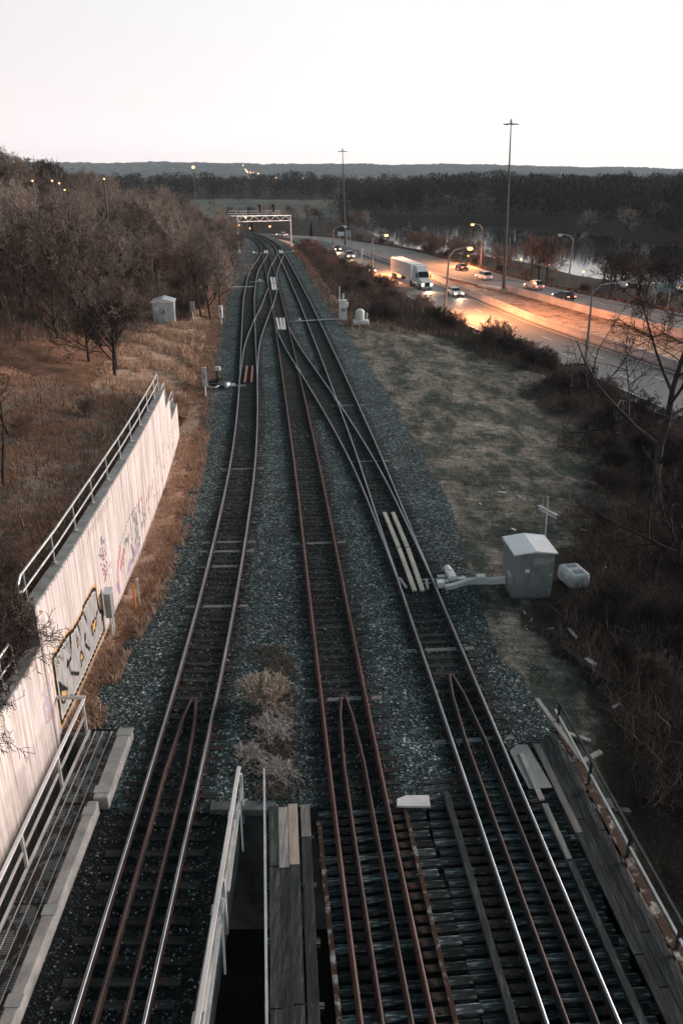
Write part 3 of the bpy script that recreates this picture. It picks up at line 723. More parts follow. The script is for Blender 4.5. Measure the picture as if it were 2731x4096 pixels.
# plank walkways
def walkway(label, segs, parent_loc, group):
    t = thing('plank_walkway', label, 'walkway', parent_loc, 0, group)
    for (x0, y0, x1, y1, w, mt, z) in segs:
        mb = MB(); mb.bar((x0, y0, z), (x1, y1, z), w, .06); mb.build('plank', mt, t, world=True, bevel=.006)
    return t
def wl(y, f): return -2.06 + (17.91 - y) * .0896 + f * (1.15 - (17.91 - y) * .0203)
sg = []
for i, (f, brk) in enumerate(((.13, 15.15), (.36, 15.1), (.60, 15.25), (.90, 16.4))):
    w = .255 if i < 3 else .26
    mt = (M['plank'], M['plank_pale'], M['plank_new'], M['plank_pale'])[i]
    top = (17.9, 17.85, 17.98, 17.95)[i]
    brk = (15.75, 15.7, 15.8, 16.75)[i]
    sg.append((wl(top, f), top, wl(brk, f), brk, w, mt, -.06))
    b2 = (11.9, 8.0, 12.0, 9.0)[i]
    sg.append((wl(brk - .03, f), brk - .03, wl(b2, f), b2, w, M['plank'], -.062))
    sg.append((wl(b2 - .03, f), b2 - .03, wl(3, f), 3, w, M['plank'], -.06))
wk = walkway('narrow plank walkway on the left edge of the middle track deck', sg, (-1.8, 15, -.1), 'plank walkways')
sg = []
for i, f in enumerate((.12, .37, .62, .87)):
    def wx(y): return 5.96 + (20.68 - y) * .092 + f * .86
    top = 20.6 + .25 * i * .6; brk = (16.9, 17.4, 18.3, 17)[i]; b2 = (13.2, 12.4, 13.8, 12)[i]
    sg.append((wx(top), top, wx(brk), brk, .205, M['plank_pale'] if i < 1 else M['plank'], -.06))
    sg.append((wx(brk - .03), brk - .03, wx(b2), b2, .205, M['plank'], -.062))
    sg.append((wx(b2 - .03), b2 - .03, wx(3), 3, .205, M['plank'], -.06))
wk2 = walkway('plank walkway along the right edge of the right track deck', sg, (6.4, 16, -.1), 'plank walkways')
for y in np.arange(4, 18, 1.6): MB().box((wl(y, .5), y, -.17), (1.3, .16, .16)).build('joist', M['deck_wood'], wk, world=True)
for y in np.arange(4, 20, 1.6): MB().box((6.0 + (20.68 - y) * .092 + .45, y, -.17), (1.3, .16, .16)).build('joist', M['deck_wood'], wk2, world=True)
mb = MB(); mb.poly([(5.17, 20.25), (5.45, 20.55), (5.78, 20.55), (6.1, 18.65), (5.42, 18.6)], -.07, -.035); tag(mb.build('cover_plate', M['plate_grey']), 'pale grey plate lying between right track and the plank walkway', 'plate')
mb = MB(); mb.poly([(1.56, 17.92), (1.58, 18.2), (1.85, 18.34), (2.5, 18.34), (2.5, 17.9)], -.12, -.05); tag(mb.build('stone_slab', M['white_paint']), 'white slab between middle and right tracks at the end of the deck', 'slab')
# right steel railing, rusty
t = thing('deck_railing', 'rusty dark steel railing beside the right plank walkway', 'railing', (6.9, 16, -.1))
def rx(y): return 6.93 + (20.68 - y) * .088
for i, (z, w, h, mt) in enumerate(((.95, .07, .06, M['dark_steel']), (.5, .06, .05, M['galv']), (.12, .22, .05, M['rust_patchy']))):
    mb = MB(); mb.bar((rx(21.6), 21.6, z), (rx(3), 3, z), w, h); mb.build('rail' if i < 2 else 'kick_plate', mt, t, world=True)
for y in (21.3, 18.6, 15.9, 13.2, 10.5):
    mb = MB(); mb.bar((rx(y), y, -.3), (rx(y), y, .95), .07, .07); mb.build('post', M['dark_steel'], t, world=True)
t = thing('broken_timber', 'leaning weathered board at the far end of the rusty railing', 'board', (6.6, 21.3, 0))
MB().bar((6.45, 22.4, .35), (7.15, 19.6, .2), .14, .05).build('board', M['plank_pale'], t, world=True)
# abutment
mb = MB(); mb.box((0.1, 18.25, -2.66), (15.3, .4, 4.8)).box((-2.8, 17.93, -.16), (1.75, .34, .22))
mb.box((-8.25, 21.5, -2.68), (2.2, .3, 4.8))
mb.box((-7.25, 19.8, -2.66), (.25, 3.4, 4.8))
tag(mb.build('abutment', M['concrete_dark']), 'dark concrete abutment wall closing the gap below the decks', 'abutment')
# left ballasted bridge
t = thing('ballasted_bridge', 'left bridge span filled with dark ballast under left track', 'bridge', (-4.9, 12, -.3))
mb = MB(); mb.add([(-6.95, 3, -.22), (-3.0, 3, -.22), (-3.0, 18.1, -.22), (-6.95, 18.1, -.22)], [(0, 1, 2, 3)]); mb.build('ballast', M['ballast'], t, world=True)
mb = MB(); mb.box((-4.95, 10.4, -.75), (4.2, 15.0, .9)); mb.build('span', M['concrete_dark'], t, world=True)
def curb(name, pts, w, z0, z1):
    mb = MB(); mb.bar((pts[0][0], pts[0][1], (z0 + z1) / 2), (pts[1][0], pts[1][1], (z0 + z1) / 2), w, z1 - z0); return mb.build(name, M['concrete'], t, world=True, bevel=.03)
curb('curb', ((-6.93, 17.84), (-6.93, 3)), .30, -.7, .2)
curb('curb', ((-6.80, 21.1), (-6.77, 17.96)), .42, -.5, .2)
curb('curb', ((-2.98, 17.75), (-2.98, 3)), .2, -1.2, .2)
for x, y, w in ((-6.79, 20.85, .46), (-6.79, 18.3, .46), (-6.93, 17.45, .34), (-6.93, 14.2, .34), (-6.93, 11.9, .34), (-2.98, 17.3, .24), (-2.98, 14.2, .24), (-2.98, 11.5, .24)):
    MB().box((x, y, .205), (w, .3, .015)).build('strap', M['cabinet_grey'], t, world=True)
# steel grating walkway
def grating():
    tt = NT('rusted_grating'); co = tt.coords('Object')
    n = tt.noise(tt.coords('Object', (1.2, 1, 1)), 2.2, 5, .75)
    br = tt.new('ShaderNodeTexBrick', i_Scale=1.0); br.offset = 0
    br.inputs['Brick Width'].default_value = .035; br.inputs['Row Height'].default_value = .06; br.inputs['Mortar Size'].default_value = .012
    br.inputs['Color1'].default_value = (.34, .38, .39, 1); br.inputs['Color2'].default_value = (.44, .48, .49, 1); br.inputs['Mortar'].default_value = (.03, .035, .036, 1)
    tt.link(co, br.inputs['Vector'])
    rust = tt.mul_grey(tt.ramp(n, [(.3, (.012, .009, .008)), (.7, (.030, .020, .016))]), tt.noise(co, 25, 4), .6, 1.4)
    c = tt.mix(tt.ramp(n, [(.485, (0, 0, 0)), (.52, (1, 1, 1))]), rust, br.outputs['Color'])
    return tt.out(c, .6, .2, .4)
M['grating'] = grating()
t = thing('grating_walkway', 'rusted steel grating walkway between the white railing and concrete curb', 'walkway', (-7.6, 16, -.1))
for y0, y1 in ((18.0, 21.2), (14.6, 17.95), (11.2, 14.55), (7.8, 11.15), (4, 7.75)):
    MB().box((-7.52, (y0 + y1) / 2, -.06), (.94, y1 - y0, .04)).build('grating_panel', M['grating'], t, world=True)
mb = MB()
for x in (-7.82, -7.58, -7.30): mb.bar((x, 21.2, -.03), (x, 4, -.03), .022, .03)
mb.bar((-8.02, 21.2, -.04), (-8.02, 4, -.04), .07, .12)
mb.build('bearer', M['galv'], t, world=True)
# left white railing
t = thing('white_railing', 'white steel railing beside the grating walkway with a bar to the wall', 'railing', (-8.06, 16, 0), 0, 'white railings')
def lx(y): return -8.11 + (21.32 - y) * .0125
MB().bar((lx(21.35), 21.35, 1.08), (lx(3), 3, 1.08), .085, .06).build('top_rail', M['white_paint'], t, world=True)
for a, b in ((21.2, 18.75), (18.55, 15.8), (15.6, 12.9), (12.7, 10)): MB().bar((lx(a), a, .55), (lx(b), b, .55), .06, .05).build('mid_rail', M['galv'], t, world=True)
for y in (21.2, 18.65, 15.7, 12.8, 10): MB().bar((lx(y), y, -.15), (lx(y), y, 1.05), .08, .08).build('post', M['galv'], t, world=True)
MB().bar((-9.0, 21.45, 1.08), (lx(21.35) + .03, 21.45, 1.08), .09, .09).build('end_bar', M['galv'], t, world=True)
# railing between bridges
t = thing('white_railing', 'white twin bar railing beside the dark gap between the bridges', 'railing', (-2.82, 14, 0), 0, 'white railings')
MB().bar((-2.86, 18.2, 1.08), (-2.76, 3, 1.08), .10, .06).build('top_rail', M['white_paint'], t, world=True)
for a, b in ((17.9, 14.4), (14.2, 10.6), (10.4, 6)): MB().bar((-2.78, a, .58), (-2.70, b, .58), .07, .05).build('mid_rail', M['pale_metal'], t, world=True)
for y in (17.95, 14.3, 10.5): MB().bar((-2.79, y, -.7), (-2.79, y, 1.05), .09, .07).build('post', M['pale_metal'], t, world=True)
for y in (17.4, 13.8): MB().bar((-2.76, y, 1.0), (-2.62, y - .9, -.3), .05, .04).build('brace', M['pale_metal'], t, world=True)
# cable handrail of the plank walkway
t = thing('thin_railing', 'thin grey handrail on the left of the plank walkway', 'railing', (-1.8, 14, 0))
MB().bar((-2.16, 18.2, 1.0), (-1.46, 10.8, 1.0), .055, .05).build('handrail', M['pale_metal'], t, world=True)
MB().bar((-1.46, 10.8, 1.0), (-.9, 4.5, 1.0), .055, .05).build('handrail', M['pale_metal'], t, world=True)
for y in (18.1, 16.0, 13.9, 11.8): MB().bar((-2.15 + (18.1 - y) * .095, y, -.5), (-2.15 + (18.1 - y) * .095, y, 1.0), .06, .06).build('post', M['rust'], t, world=True)

# ------------------------------------------------------------------ the graffiti wall
def wall_surface():
    secs = [(4.0, 20.95, 3.25), (20.95, 46.9, 4.6), (46.9, 49.3, 3.45), (49.3, 53.4, 2.0)]
    out = []
    for y0, y1, top in secs: out.append((y0, y1, top))
    return out
def in_poly(px, py, poly):
    ins = np.zeros(px.shape, bool); n = len(poly)
    for i in range(n):
        (ax, ay), (bx, by) = poly[i], poly[(i + 1) % n]
        c = (ay > py) != (by > py); ins ^= c & (px < (bx - ax) * (py - ay) / (by - ay + 1e-12) + ax)
    return ins
def dist_poly(px, py, pts, closed=True):
    d = np.full(px.shape, 1e9); n = len(pts)
    for i in range(n if closed else n - 1):
        (ax, ay), (bx, by) = pts[i], pts[(i + 1) % n]
        tt = np.clip(((px - ax) * (bx - ax) + (py - ay) * (by - ay)) / ((bx - ax) ** 2 + (by - ay) ** 2 + 1e-12), 0, 1)
        d = np.minimum(d, np.hypot(px - ax - tt * (bx - ax), py - ay - tt * (by - ay)))
    return d
WY = np.arange(4, 53.4, .033)
rib = np.where((WY / .3).astype(int) % 2 == 0, 0.0, .035)
ph = (WY % .3) / .3
rib = .022 * np.clip(np.minimum(ph * 6, (1 - ph) * 6 - 2.0), 0, 1)
wt_ = thing('graffiti_wall', 'tall pale ribbed retaining wall painted with graffiti along its foot', 'wall', (-9.2, 25, 0))
# painted pattern (along Y, height)
out_main = [(21.55, .0), (21.62, 1.37), (21.68, 2.38), (22.06, 2.34), (23.16, 2.30), (23.81, 2.12), (24.94, 2.10), (25.2, 2.22), (26.5, 2.20), (26.94, 2.02), (26.96, 1.45), (27.1, .95), (27.4, .8), (27.4, 0)]
black_shapes = [[(25.75, 1.12), (26.1, 1.18), (26.6, 1.06), (26.4, .68), (25.75, .66)], [(24.1, 1.05), (24.34, 1.02), (24.5, .62), (24.02, .48)], [(21.85, 1.42), (22.56, .66), (22.1, .35), (21.8, .6)], [(24.02, 1.8), (24.18, 1.46), (23.95, 1.25)], [(22.85, 1.62), (23.12, 1.34), (22.7, 1.28)]]
yellow_shapes = [[(25.95, 1.05), (26.5, 1.0), (26.3, .76), (25.85, .74)], [(24.16, .9), (24.3, .88), (24.36, .68), (24.12, .62)], [(21.95, .95), (22.4, .68), (22.1, .5), (21.92, .62)], [(24.06, 1.6), (24.12, 1.48), (24.02, 1.42)]]
strokes = [([(23.42, 2.08), (23.3, 1.5), (22.95, 1.3), (23.0, .95), (23.7, .45)], .07), ([(24.96, 1.25), (24.8, .95), (25.2, .5)], .08), ([(26.9, 1.25), (26.6, 1.02)], .07), ([(22.6, .3), (22.9, .05)], .08), ([(24.3, 2.1), (24.5, 1.3)], .03), ([(25.1, 2.1), (25.4, 1.4)], .03)]
rg = random.Random(5)
extra = []   # (points, width, colour)
PINK, RED, PURP, TEAL, MAG, DK = (.60, .25, .33), (.55, .16, .12), (.34, .24, .42), (.10, .17, .18), (.22, .035, .09), (.10, .08, .10)
for k in range(26):  # vertical magenta tag column
    y = 28.2 + rg.uniform(0, .75); z = 1.7 + k * .066 + rg.uniform(-.05, .05)
    extra.append(([(y, z), (y + rg.uniform(-.35, .35), z + rg.uniform(-.2, .2)), (y + rg.uniform(-.35, .35), z + rg.uniform(-.25, .2))], .032, MAG if k < 17 else (.14, .16, .26)))
for k in range(16):
    y = 29.1 + rg.uniform(0, .6); z = .9 + rg.uniform(0, 1.1)
    extra.append(([(y, z), (y + rg.uniform(-.2, .2), z + rg.uniform(-.2, .2))], .02, (.45, .36, .42)))
extra += [([(30.2, .2), (30.5, 1.2), (31.2, 1.7)], .28, PINK), ([(31.0, .9), (31.9, 1.3)], .24, RED), ([(30.3, .15), (30.1, .5)], .3, PURP), ([(31.2, 1.75), (33.2, 2.15), (36.5, 1.9)], .05, (.35, .28, .24)), ([(31.3, .5), (32.0, 1.5), (32.5, 1.4)], .05, DK), ([(32.1, 1.55), (32.5, 1.5)], .16, (.14, .14, .12))]
for k in range(34):
    y = 32.2 + rg.uniform(0, 4.4); z = rg.uniform(.05, 1.75); s_ = rg.uniform(.25, .6)
    extra.append(([(y, z), (y + rg.uniform(-.25, .25), z + s_)], rg.uniform(.04, .13), rg.choice([TEAL, TEAL, (.16, .22, .24), DK, PURP, (.30, .36, .38)])))
for k in range(7): extra.append(([(32.0 + k * .45, .08), (32.4 + k * .45, .35)], .2, rg.choice([PURP, (.42, .32, .50), (.06, .08, .10), TEAL])))
for k in range(18):
    y = 36.6 + rg.uniform(0, 3.2); z = rg.uniform(.2, 1.6)
    extra.append(([(y, z), (y + rg.uniform(-.3, .3), z + rg.uniform(.2, .5))], rg.uniform(.04, .14), rg.choice([RED, (.62, .30, .24), TEAL, (.18, .2, .22)])))
for k in range(60):
    y = 39.5 + rg.uniform(0, 13); z = rg.uniform(.1, 1.9) * (1 if y < 48 else .8)
    extra.append(([(y, z), (y + rg.uniform(-.4, .4), z + rg.uniform(.1, .55))], rg.uniform(.03, .10), rg.choice([(.30, .28, .30), (.42, .30, .30), (.36, .30, .42), (.20, .24, .25), (.50, .34, .30)])))
for k in range(12):  # faint scribble near the top
    y = 26.9 + k * .3; extra.append(([(y, 4.0), (y + .1, 4.4), (y + .25, 4.05), (y + .3, 4.35)], .025, (.45, .38, .36)))
for k in range(10): extra.append(([(20.6 + rg.uniform(-.4, .5), rg.uniform(.6, 2.2)), (20.9 + rg.uniform(-.4, .4), rg.uniform(.6, 2.2))], rg.uniform(.06, .14), rg.choice([(.46, .38, .52), (.56, .42, .44)])))
t = NT('ribbed_wall_paint'); co = t.coords('Object'); 
st = t.noise(t.coords('Object', (.3, 4.5, .12)), 1.6, 5, .7); bl = t.noise(co, .35, 4)
c = t.ramp(st, [(.33, (.33, .235, .19)), (.47, (.66, .57, .535)), (.62, (.84, .775, .755))])
c = t.mul_grey(c, bl, .86, 1.1)
gr = t.noise(co, 1.1, 5, .7)
c = t.mul_grey(c, t.noise(t.coords('Object', (1, 9, 1)), 4, 4, .7), .88, 1.08)
pa = t.new('ShaderNodeAttribute', attribute_name='paint')
c = t.mix(pa.outputs['Alpha'], c, pa.outputs['Color'])
M['wall'] = t.out(c, .7, 0, .25)
wall_mesh = []
def wall_part(name, y0, y1, top):
    ys = WY[(WY >= y0 - 1e-6) & (WY <= y1 + .02)]; zs = np.arange(-5.0 if y0 < 22 else -1.2, top + .001, .033); zs[-1] = top
    Yw, Zw = np.meshgrid(ys, zs); r = np.interp(Yw, WY, rib); Xw = at(WALL, Yw) + r
    V = np.stack([Xw.ravel(), Yw.ravel(), Zw.ravel()], 1); ny_, nx_ = Yw.shape
    I = np.arange(V.shape[0]).reshape(ny_, nx_)
    Fw = np.stack([I[:-1, :-1].ravel(), I[:-1, 1:].ravel(), I[1:, 1:].ravel(), I[1:, :-1].ravel()], 1)
    py, pz = Yw.ravel(), Zw.ravel(); colr = np.zeros((len(py), 4), np.float32)
    if y0 > 20:
        ins = in_poly(py, pz, out_main); de = dist_poly(py, pz, out_main)
        oy = (~ins) & (de < .17); colr[oy] = (.72, .40, .13, .85)
        fill = np.array([.36, .355, .352]) * (1 + .18 * np.sin(py * 9)[:, None] * np.cos(pz * 5)[:, None])
        colr[ins, :3] = fill[ins]; colr[ins, 3] = .92
        colr[(de < .08)] = (.012, .013, .013, 1)
        hi = ins & (de > .085) & (de < .13); colr[hi] = (.72, .68, .66, .8)
        for sh in black_shapes: colr[in_poly(py, pz, sh)] = (.014, .014, .016, 1)
        for sh in yellow_shapes: colr[in_poly(py, pz, sh)] = (.68, .42, .14, 1)
        for pts, w in strokes: colr[dist_poly(py, pz, pts, False) < w / 2 + .035] = (.015, .015, .017, 1)
    for pts, w, cc in extra:
        ay = [p[0] for p in pts]
        if max(ay) < y0 - 1 or min(ay) > y1 + 1: continue
        m_ = dist_poly(py, pz, pts, False) < w / 2 + .012; colr[m_] = (*cc, .85)
    painted = (colr[Fw].max(axis=1)[:, 3] > .05)
    for nm, sel in (('ribbed_face', ~painted), ('graffiti', painted)):
        if not sel.any(): continue
        me = np_mesh(nm, V - np.array(wt_.location), Fw[sel], M['wall'])
        a = me.attributes.new('paint', 'FLOAT_COLOR', 'POINT'); a.data.foreach_set('color', colr.ravel())
        link(nm, me, wt_)
for y0, y1, top in wall_surface(): wall_part('f', y0, y1, top)
mb = MB()
for y0, y1, top in wall_surface():
    k = 0; yy = y0
    while yy < y1 - .2:
        y2 = min(yy + 2.6, y1)
        a, b = float(at(WALL, yy)), float(at(WALL, y2))
        mb.bar((a - .17, yy, top + .0), (b - .17, y2 - .02, top + .0), .38, .12); yy = y2
    for ye in ((y1,) if top > 2.1 else (y1,)):
        a = float(at(WALL, ye)); mb.box((a - .14, ye + .02, top / 2 - .4), (.3, .1, top + .8))
    mb.box((float(at(WALL, y0)) - .15, y0 + .02, top - .75), (.32, .1, 1.5)) if y0 > 20 and y0 < 21 else None
mb.build('coping', M['concrete'], wt_, world=True)
def top_rail(label, pts, base, h, gap=2.6):
    t = thing('wall_railing', label, 'railing', (pts[0][0], pts[0][1], base), 0, 'pipe railings on the graffiti wall')
    p = [(x, y, base + h) for x, y in pts]; lo = [(x, y, base + h * .5) for x, y in pts]
    p0, p1 = p[0], p[-1]
    MB().tube([(p0[0], p0[1] + .02, base + h * .5), (p0[0], p0[1] - .22, base + h * .6), (p0[0], p0[1] - .22, base + h * .85)] + p + [(p1[0], p1[1] + .1, base + h * .9), (p1[0], p1[1] + .12, base)], .042, 6).build('top_rail', M['galv'], t, world=True)
    MB().tube(lo, .036, 6).build('mid_rail', M['galv'], t, world=True)
    L = np.array(pts); s = np.concatenate([[0], np.cumsum(np.hypot(*np.diff(L, axis=0).T))])
    for q in np.arange(.25, s[-1], gap):
        x, y = np.interp(q, s, L[:, 0]), np.interp(q, s, L[:, 1])
        mb = MB(); mb.tube([(x, y, base), (x, y, base + h)], .034, 6); mb.box((x, y, base + .08), (.14, .14, .03)); mb.build('post', M['galv'], t, world=True)
wx_ = lambda y: float(at(WALL, y)) - .25
top_rail('long pipe railing along the top of the tall graffiti wall', [(wx_(y), y) for y in (20.9, 24.2, 27, 31.6, 35, 39.2, 44.5, 46.3)], 4.62, 1.05)
top_rail('short pipe railing on the first step at the far end of the wall', [(wx_(y), y) for y in (47.1, 49.0)], 3.47, 1.0)
top_rail('short pipe railing on the lowest step at the far end of the wall', [(wx_(y), y) for y in (50.2, 53.0)], 2.02, .9)
top_rail('pipe railing on the low near section of the graffiti wall', [(wx_(y), y) for y in (8, 14, 19.4)], 3.27, 1.05)
# cabinet on two legs at the wall
t = thing('wall_cabinet', 'grey metal cabinet on two white legs in front of the graffiti wall', 'cabinet', (-8.95, 27.55, -.3))
MB().box((0, 0, 1.35), (.26, .42, 1.05)).build('case', M['cabinet_grey'], t, bevel=.02)
MB().box((0, 0, 1.91), (.31, .48, .05), tilt=.12).build('lid', M['pale_metal'], t)
for y in (-.12, .13): MB().tube([(.03, y, 0), (.03, y, .9)], .045, 8).build('leg', M['white_paint'], t)
t = thing('marker_post', 'orange marker post standing in brown grass by the wall', 'post', (-8.45, 29.3, -.3))
MB().box((0, 0, .6), (.07, .07, 1.2)).build('post', M['orange'], t); MB().tube([(.12, .25, 0), (.12, .25, 1.35)], .03, 6).build('pipe', M['galv'], t)
MB().tube([(.12, .25, 1.33), (.12, .25, 1.42)], .055, 6).build('cap', M['pale_metal'], t)

# ------------------------------------------------------------------ signal hut and its gear
t = thing('signal_hut', 'grey metal signal hut with pale low gable roof beside right track', 'hut', (7.98, 31.3, -.32), .09)
MB().box((0, 0, 1.1), (1.72, 1.62, 2.05)).build('wall', M['shed_metal'], t, bevel=.015)
w, d = .93, .93
MB().add([(-w, -d, 2.14), (0, -d, 2.27), (w, -d, 2.14), (-w, d, 2.14), (0, d, 2.27), (w, d, 2.14), (-w, -d, 2.09), (0, -d, 2.2), (w, -d, 2.09), (-w, d, 2.09), (0, d, 2.2), (w, d, 2.09)],
         [(0, 1, 4, 3), (1, 2, 5, 4), (6, 9, 10, 7), (7, 10, 11, 8), (0, 6, 7, 1), (1, 7, 8, 2), (3, 4, 10, 9), (4, 5, 11, 10), (0, 3, 9, 6), (2, 8, 11, 5)]).build('roof', M['shed_roof'], t)
dr_ = MB().box((.28, -.818, 1.08), (.86, .03, 1.75)).build('door', mk('hut_door_metal', (.19, .22, .225), (.27, .305, .31), 2, 12, .15, .45, .4), t, bevel=.008)
MB().bar((-.07, -.845, 1.05), (-.07, -.845, 1.25), .03, .03).build('handle', M['galv'], dr_)
for z in (.4, 1.1, 1.8): MB().box((.73, -.84, z), (.07, .03, .1)).build('hinge', M['galv'], dr_)
MB().box((.3, -.838, 1.75), (.7, .012, .3)).build('panel', M['cabinet_grey'], dr_)
MB().box((-.28, -.835, 1.32), (.2, .01, .17)).build('notice', M['white_paint'], t)
MB().box((-.86, -.3, .95), (.05, .5, .12)).build('conduit_plate', M['pale_metal'], t)
mb = MB(); mb.box((0, 0, .03), (1.7, 1.6, .1)); mb.build('base', M['concrete_dark'], t)
t = thing('antenna_pole', 'thin pole with small crossed antenna behind the signal hut', 'antenna', (8.98, 32.5, -.4))
MB().tube([(0, 0, 0), (-.1, 0, 3.95)], [.045, .03], 8).build('pole', M['galv'], t)
MB().bar((-.38, .35, 3.38), (.22, -.5, 3.28), .10, .05).build('antenna', M['pale_metal'], t)
MB().bar((-.34, .40, 3.2), (.24, -.45, 3.1), .05, .03).build('antenna', M['galv'], t)
mb = MB(); mb.tube([(-.25, .2, 3.3), (-.25, .2, 3.9)], .012, 5); mb.build('whip', M['galv'], t)
t = thing('tank_box', 'pale weathered tank lying right of the signal hut', 'tank', (10.2, 31.75, -.42), .25)
MB().box((0, .1, .48), (.95, 1.3, .7)).build('shell', M['pale_metal'], t, bevel=.16)
for y in (-.2, .42): MB().box((.05, y, .84), (.42, .3, .05)).build('hatch', M['cabinet_grey'], t, bevel=.02)
for y in (-.4, .5): MB().box((0, y, .06), (.8, .12, .12)).build('skid', M['dark_steel'], t)
MB().tube([(-.5, -.2, .5), (-.75, -.2, .5)], .03, 6).build('pipe', M['galv'], t)
t = thing('cable_duct', 'grey jointed cable duct from the hut to right track', 'duct', (5.8, 31.6, -.3))
pts = [(7.12, 31.35, .12), (6.45, 31.5, -.02), (6.1, 31.62, -.05), (5.55, 31.62, -.1), (4.95, 31.28, -.15), (4.45, 31.05, -.15)]
for a, b, w in ((0, 1, .24), (1, 2, .2), (2, 3, .2), (3, 4, .24), (4, 5, .24)): MB().bar(pts[a], pts[b], w, .26).build('segment', M['pale_metal'], t, world=True, bevel=.012)
MB().box((6.08, 31.6, .02), (.4, .34, .36), .1).build('junction_box', M['pale_metal'], t, world=True, bevel=.015)
MB().box((4.28, 31.3, -.06), (.3, .34, .3), .1).build('junction_box', M['white_paint'], t, world=True, bevel=.015)
# small white hut on the left
t = thing('small_hut', 'small white metal hut with a low gable roof before the bare trees', 'hut', (-21.0, 98.2, .05), .12)
MB().box((0, 0, 1.2), (2.5, 2.6, 2.4)).build('wall', M['pale_metal'], t, bevel=.02)
w, d = 1.38, 1.45
MB().add([(-w, -d, 2.42), (0, -d, 2.82), (w, -d, 2.42), (-w, d, 2.42), (0, d, 2.82), (w, d, 2.42), (-w, -d, 2.34), (w, -d, 2.34), (-w, d, 2.34), (w, d, 2.34)],
         [(0, 1, 4, 3), (1, 2, 5, 4), (6, 8, 9, 7), (0, 6, 7, 2, 1), (3, 4, 5, 9, 8), (0, 3, 8, 6), (2, 7, 9, 5)]).build('roof', M['shed_roof'], t)
MB().box((-.75, -1.32, 1.65), (.6, .04, .5)).build('panel', M['white_paint'], t)
dr_ = MB().box((.25, -1.32, 1.15), (.95, .04, 1.9)).build('door', M['pale_metal'], t)
MB().box((.05, -1.36, 1.3), (.12, .04, .5)).build('handle', M['black'], dr_); MB().box((.3, -1.35, 1.75), (.4, .02, .2)).build('notice', M['white_paint'], dr_)
# posts and boxes beside the line
def post_box(loc, label, h, w, box_z, box_h, mat, leg=M['white_paint']):
    t = thing('signal_post', label, 'signal box', loc, rnd.uniform(-.2, .2), 'line-side posts with boxes')
    MB().tube([(0, 0, -.4), (0, 0, h)], .07, 8).build('post', leg, t)
    MB().box((0, 0, box_z + box_h / 2), (w, w * .9, box_h)).build('box', mat, t, bevel=.03)
    MB().box((0, -w * .46, box_z + box_h * .55), (w * .5, .02, box_h * .3)).build('plate', M['cabinet_grey'], t)
    return t
post_box((-10.95, 64.1, -.2), 'white post carrying a tall grey box left of the cable heap', 2.3, .34, .8, 1.5, M['pale_metal'])
post_box((-14.2, 97.3, -.3), 'white post with narrow white box at the ballast edge level with the small hut', 2.2, .42, .9, 1.4, M['white_paint'])
post_box((-17.4, 129.8, -.3), 'white post with a stout box at the end of the pale pipe', 2.6, .6, .6, 1.9, M['white_paint'])
post_box((-17.8, 99.0, .2), 'grey box on a post right of the small white hut', 1.9, .5, .9, 1.1, M['cabinet_grey'])
t = thing('short_post', 'short wooden post with a white cap behind the cable heap', 'post', (-10.65, 69.2, -.3))
MB().tube([(0, 0, 0), (0, 0, 1.0)], .14, 8).build('post', mk('brown_post_wood', (.08, .05, .03), (.14, .09, .05), 3, 20, .3, .9), t); MB().box((.02, 0, 1.14), (.46, .4, .34)).build('cap', M['white_paint'], t, bevel=.05)
t = thing('relay_cabinet', 'tall white relay cabinet with a thin mast right of the tracks', 'cabinet', (.15, 101.2, -.35))
MB().box((0, 0, 1.15), (.95, .8, 2.3)).build('case', M['white_paint'], t, bevel=.04); MB().box((0, 0, 2.36), (1.05, .9, .12)).build('lid', M['white_paint'], t)
MB().box((.1, -.42, 1.3), (.6, .03, .4)).build('window', M['cabinet_grey'], t); MB().box((.55, -.1, 1.9), (.3, .4, .5)).build('side_box', M['white_paint'], t)
MB().tube([(-.4, .2, 0), (-.4, .2, 4.0)], .06, 6).build('mast', M['pale_metal'], t); MB().tube([(.05, .1, 2.4), (.05, .1, 3.2)], .09, 6).build('vent', M['pale_metal'], t)
t = thing('propane_tank', 'white upright tank on a low white block behind the relay cabinet', 'tank', (2.3, 98.2, -.5))
MB().box((0, 0, .35), (1.9, 1.2, .7)).build('base_block', M['white_paint'], t, bevel=.12)
MB().tube([(-.1, .1, .7), (-.1, .1, .8), (-.1, .1, 1.7), (-.1, .1, 1.95)], [.35, .55, .55, .3], 14).build('tank', M['white_paint'], t, bevel=.03)
MB().tube([(.7, .2, .3), (.75, .2, 1.5)], .07, 6).build('pipe', M['pale_metal'], t)
t = thing('warning_posts', 'two short white posts with a lamp on the slope above the road', 'posts', (2.5, 178, -1.2))
MB().tube([(0, 0, 0), (.5, .2, 2.2)], .09, 6).build('post', M['white_paint'], t); MB().tube([(1.6, 0, 0), (1.8, 0, 2.6)], .09, 6).build('post', M['white_paint'], t); MB().box((1.8, 0, 2.7), (.5, .4, .4)).build('lamp', M['white_paint'], t, bevel=.08)

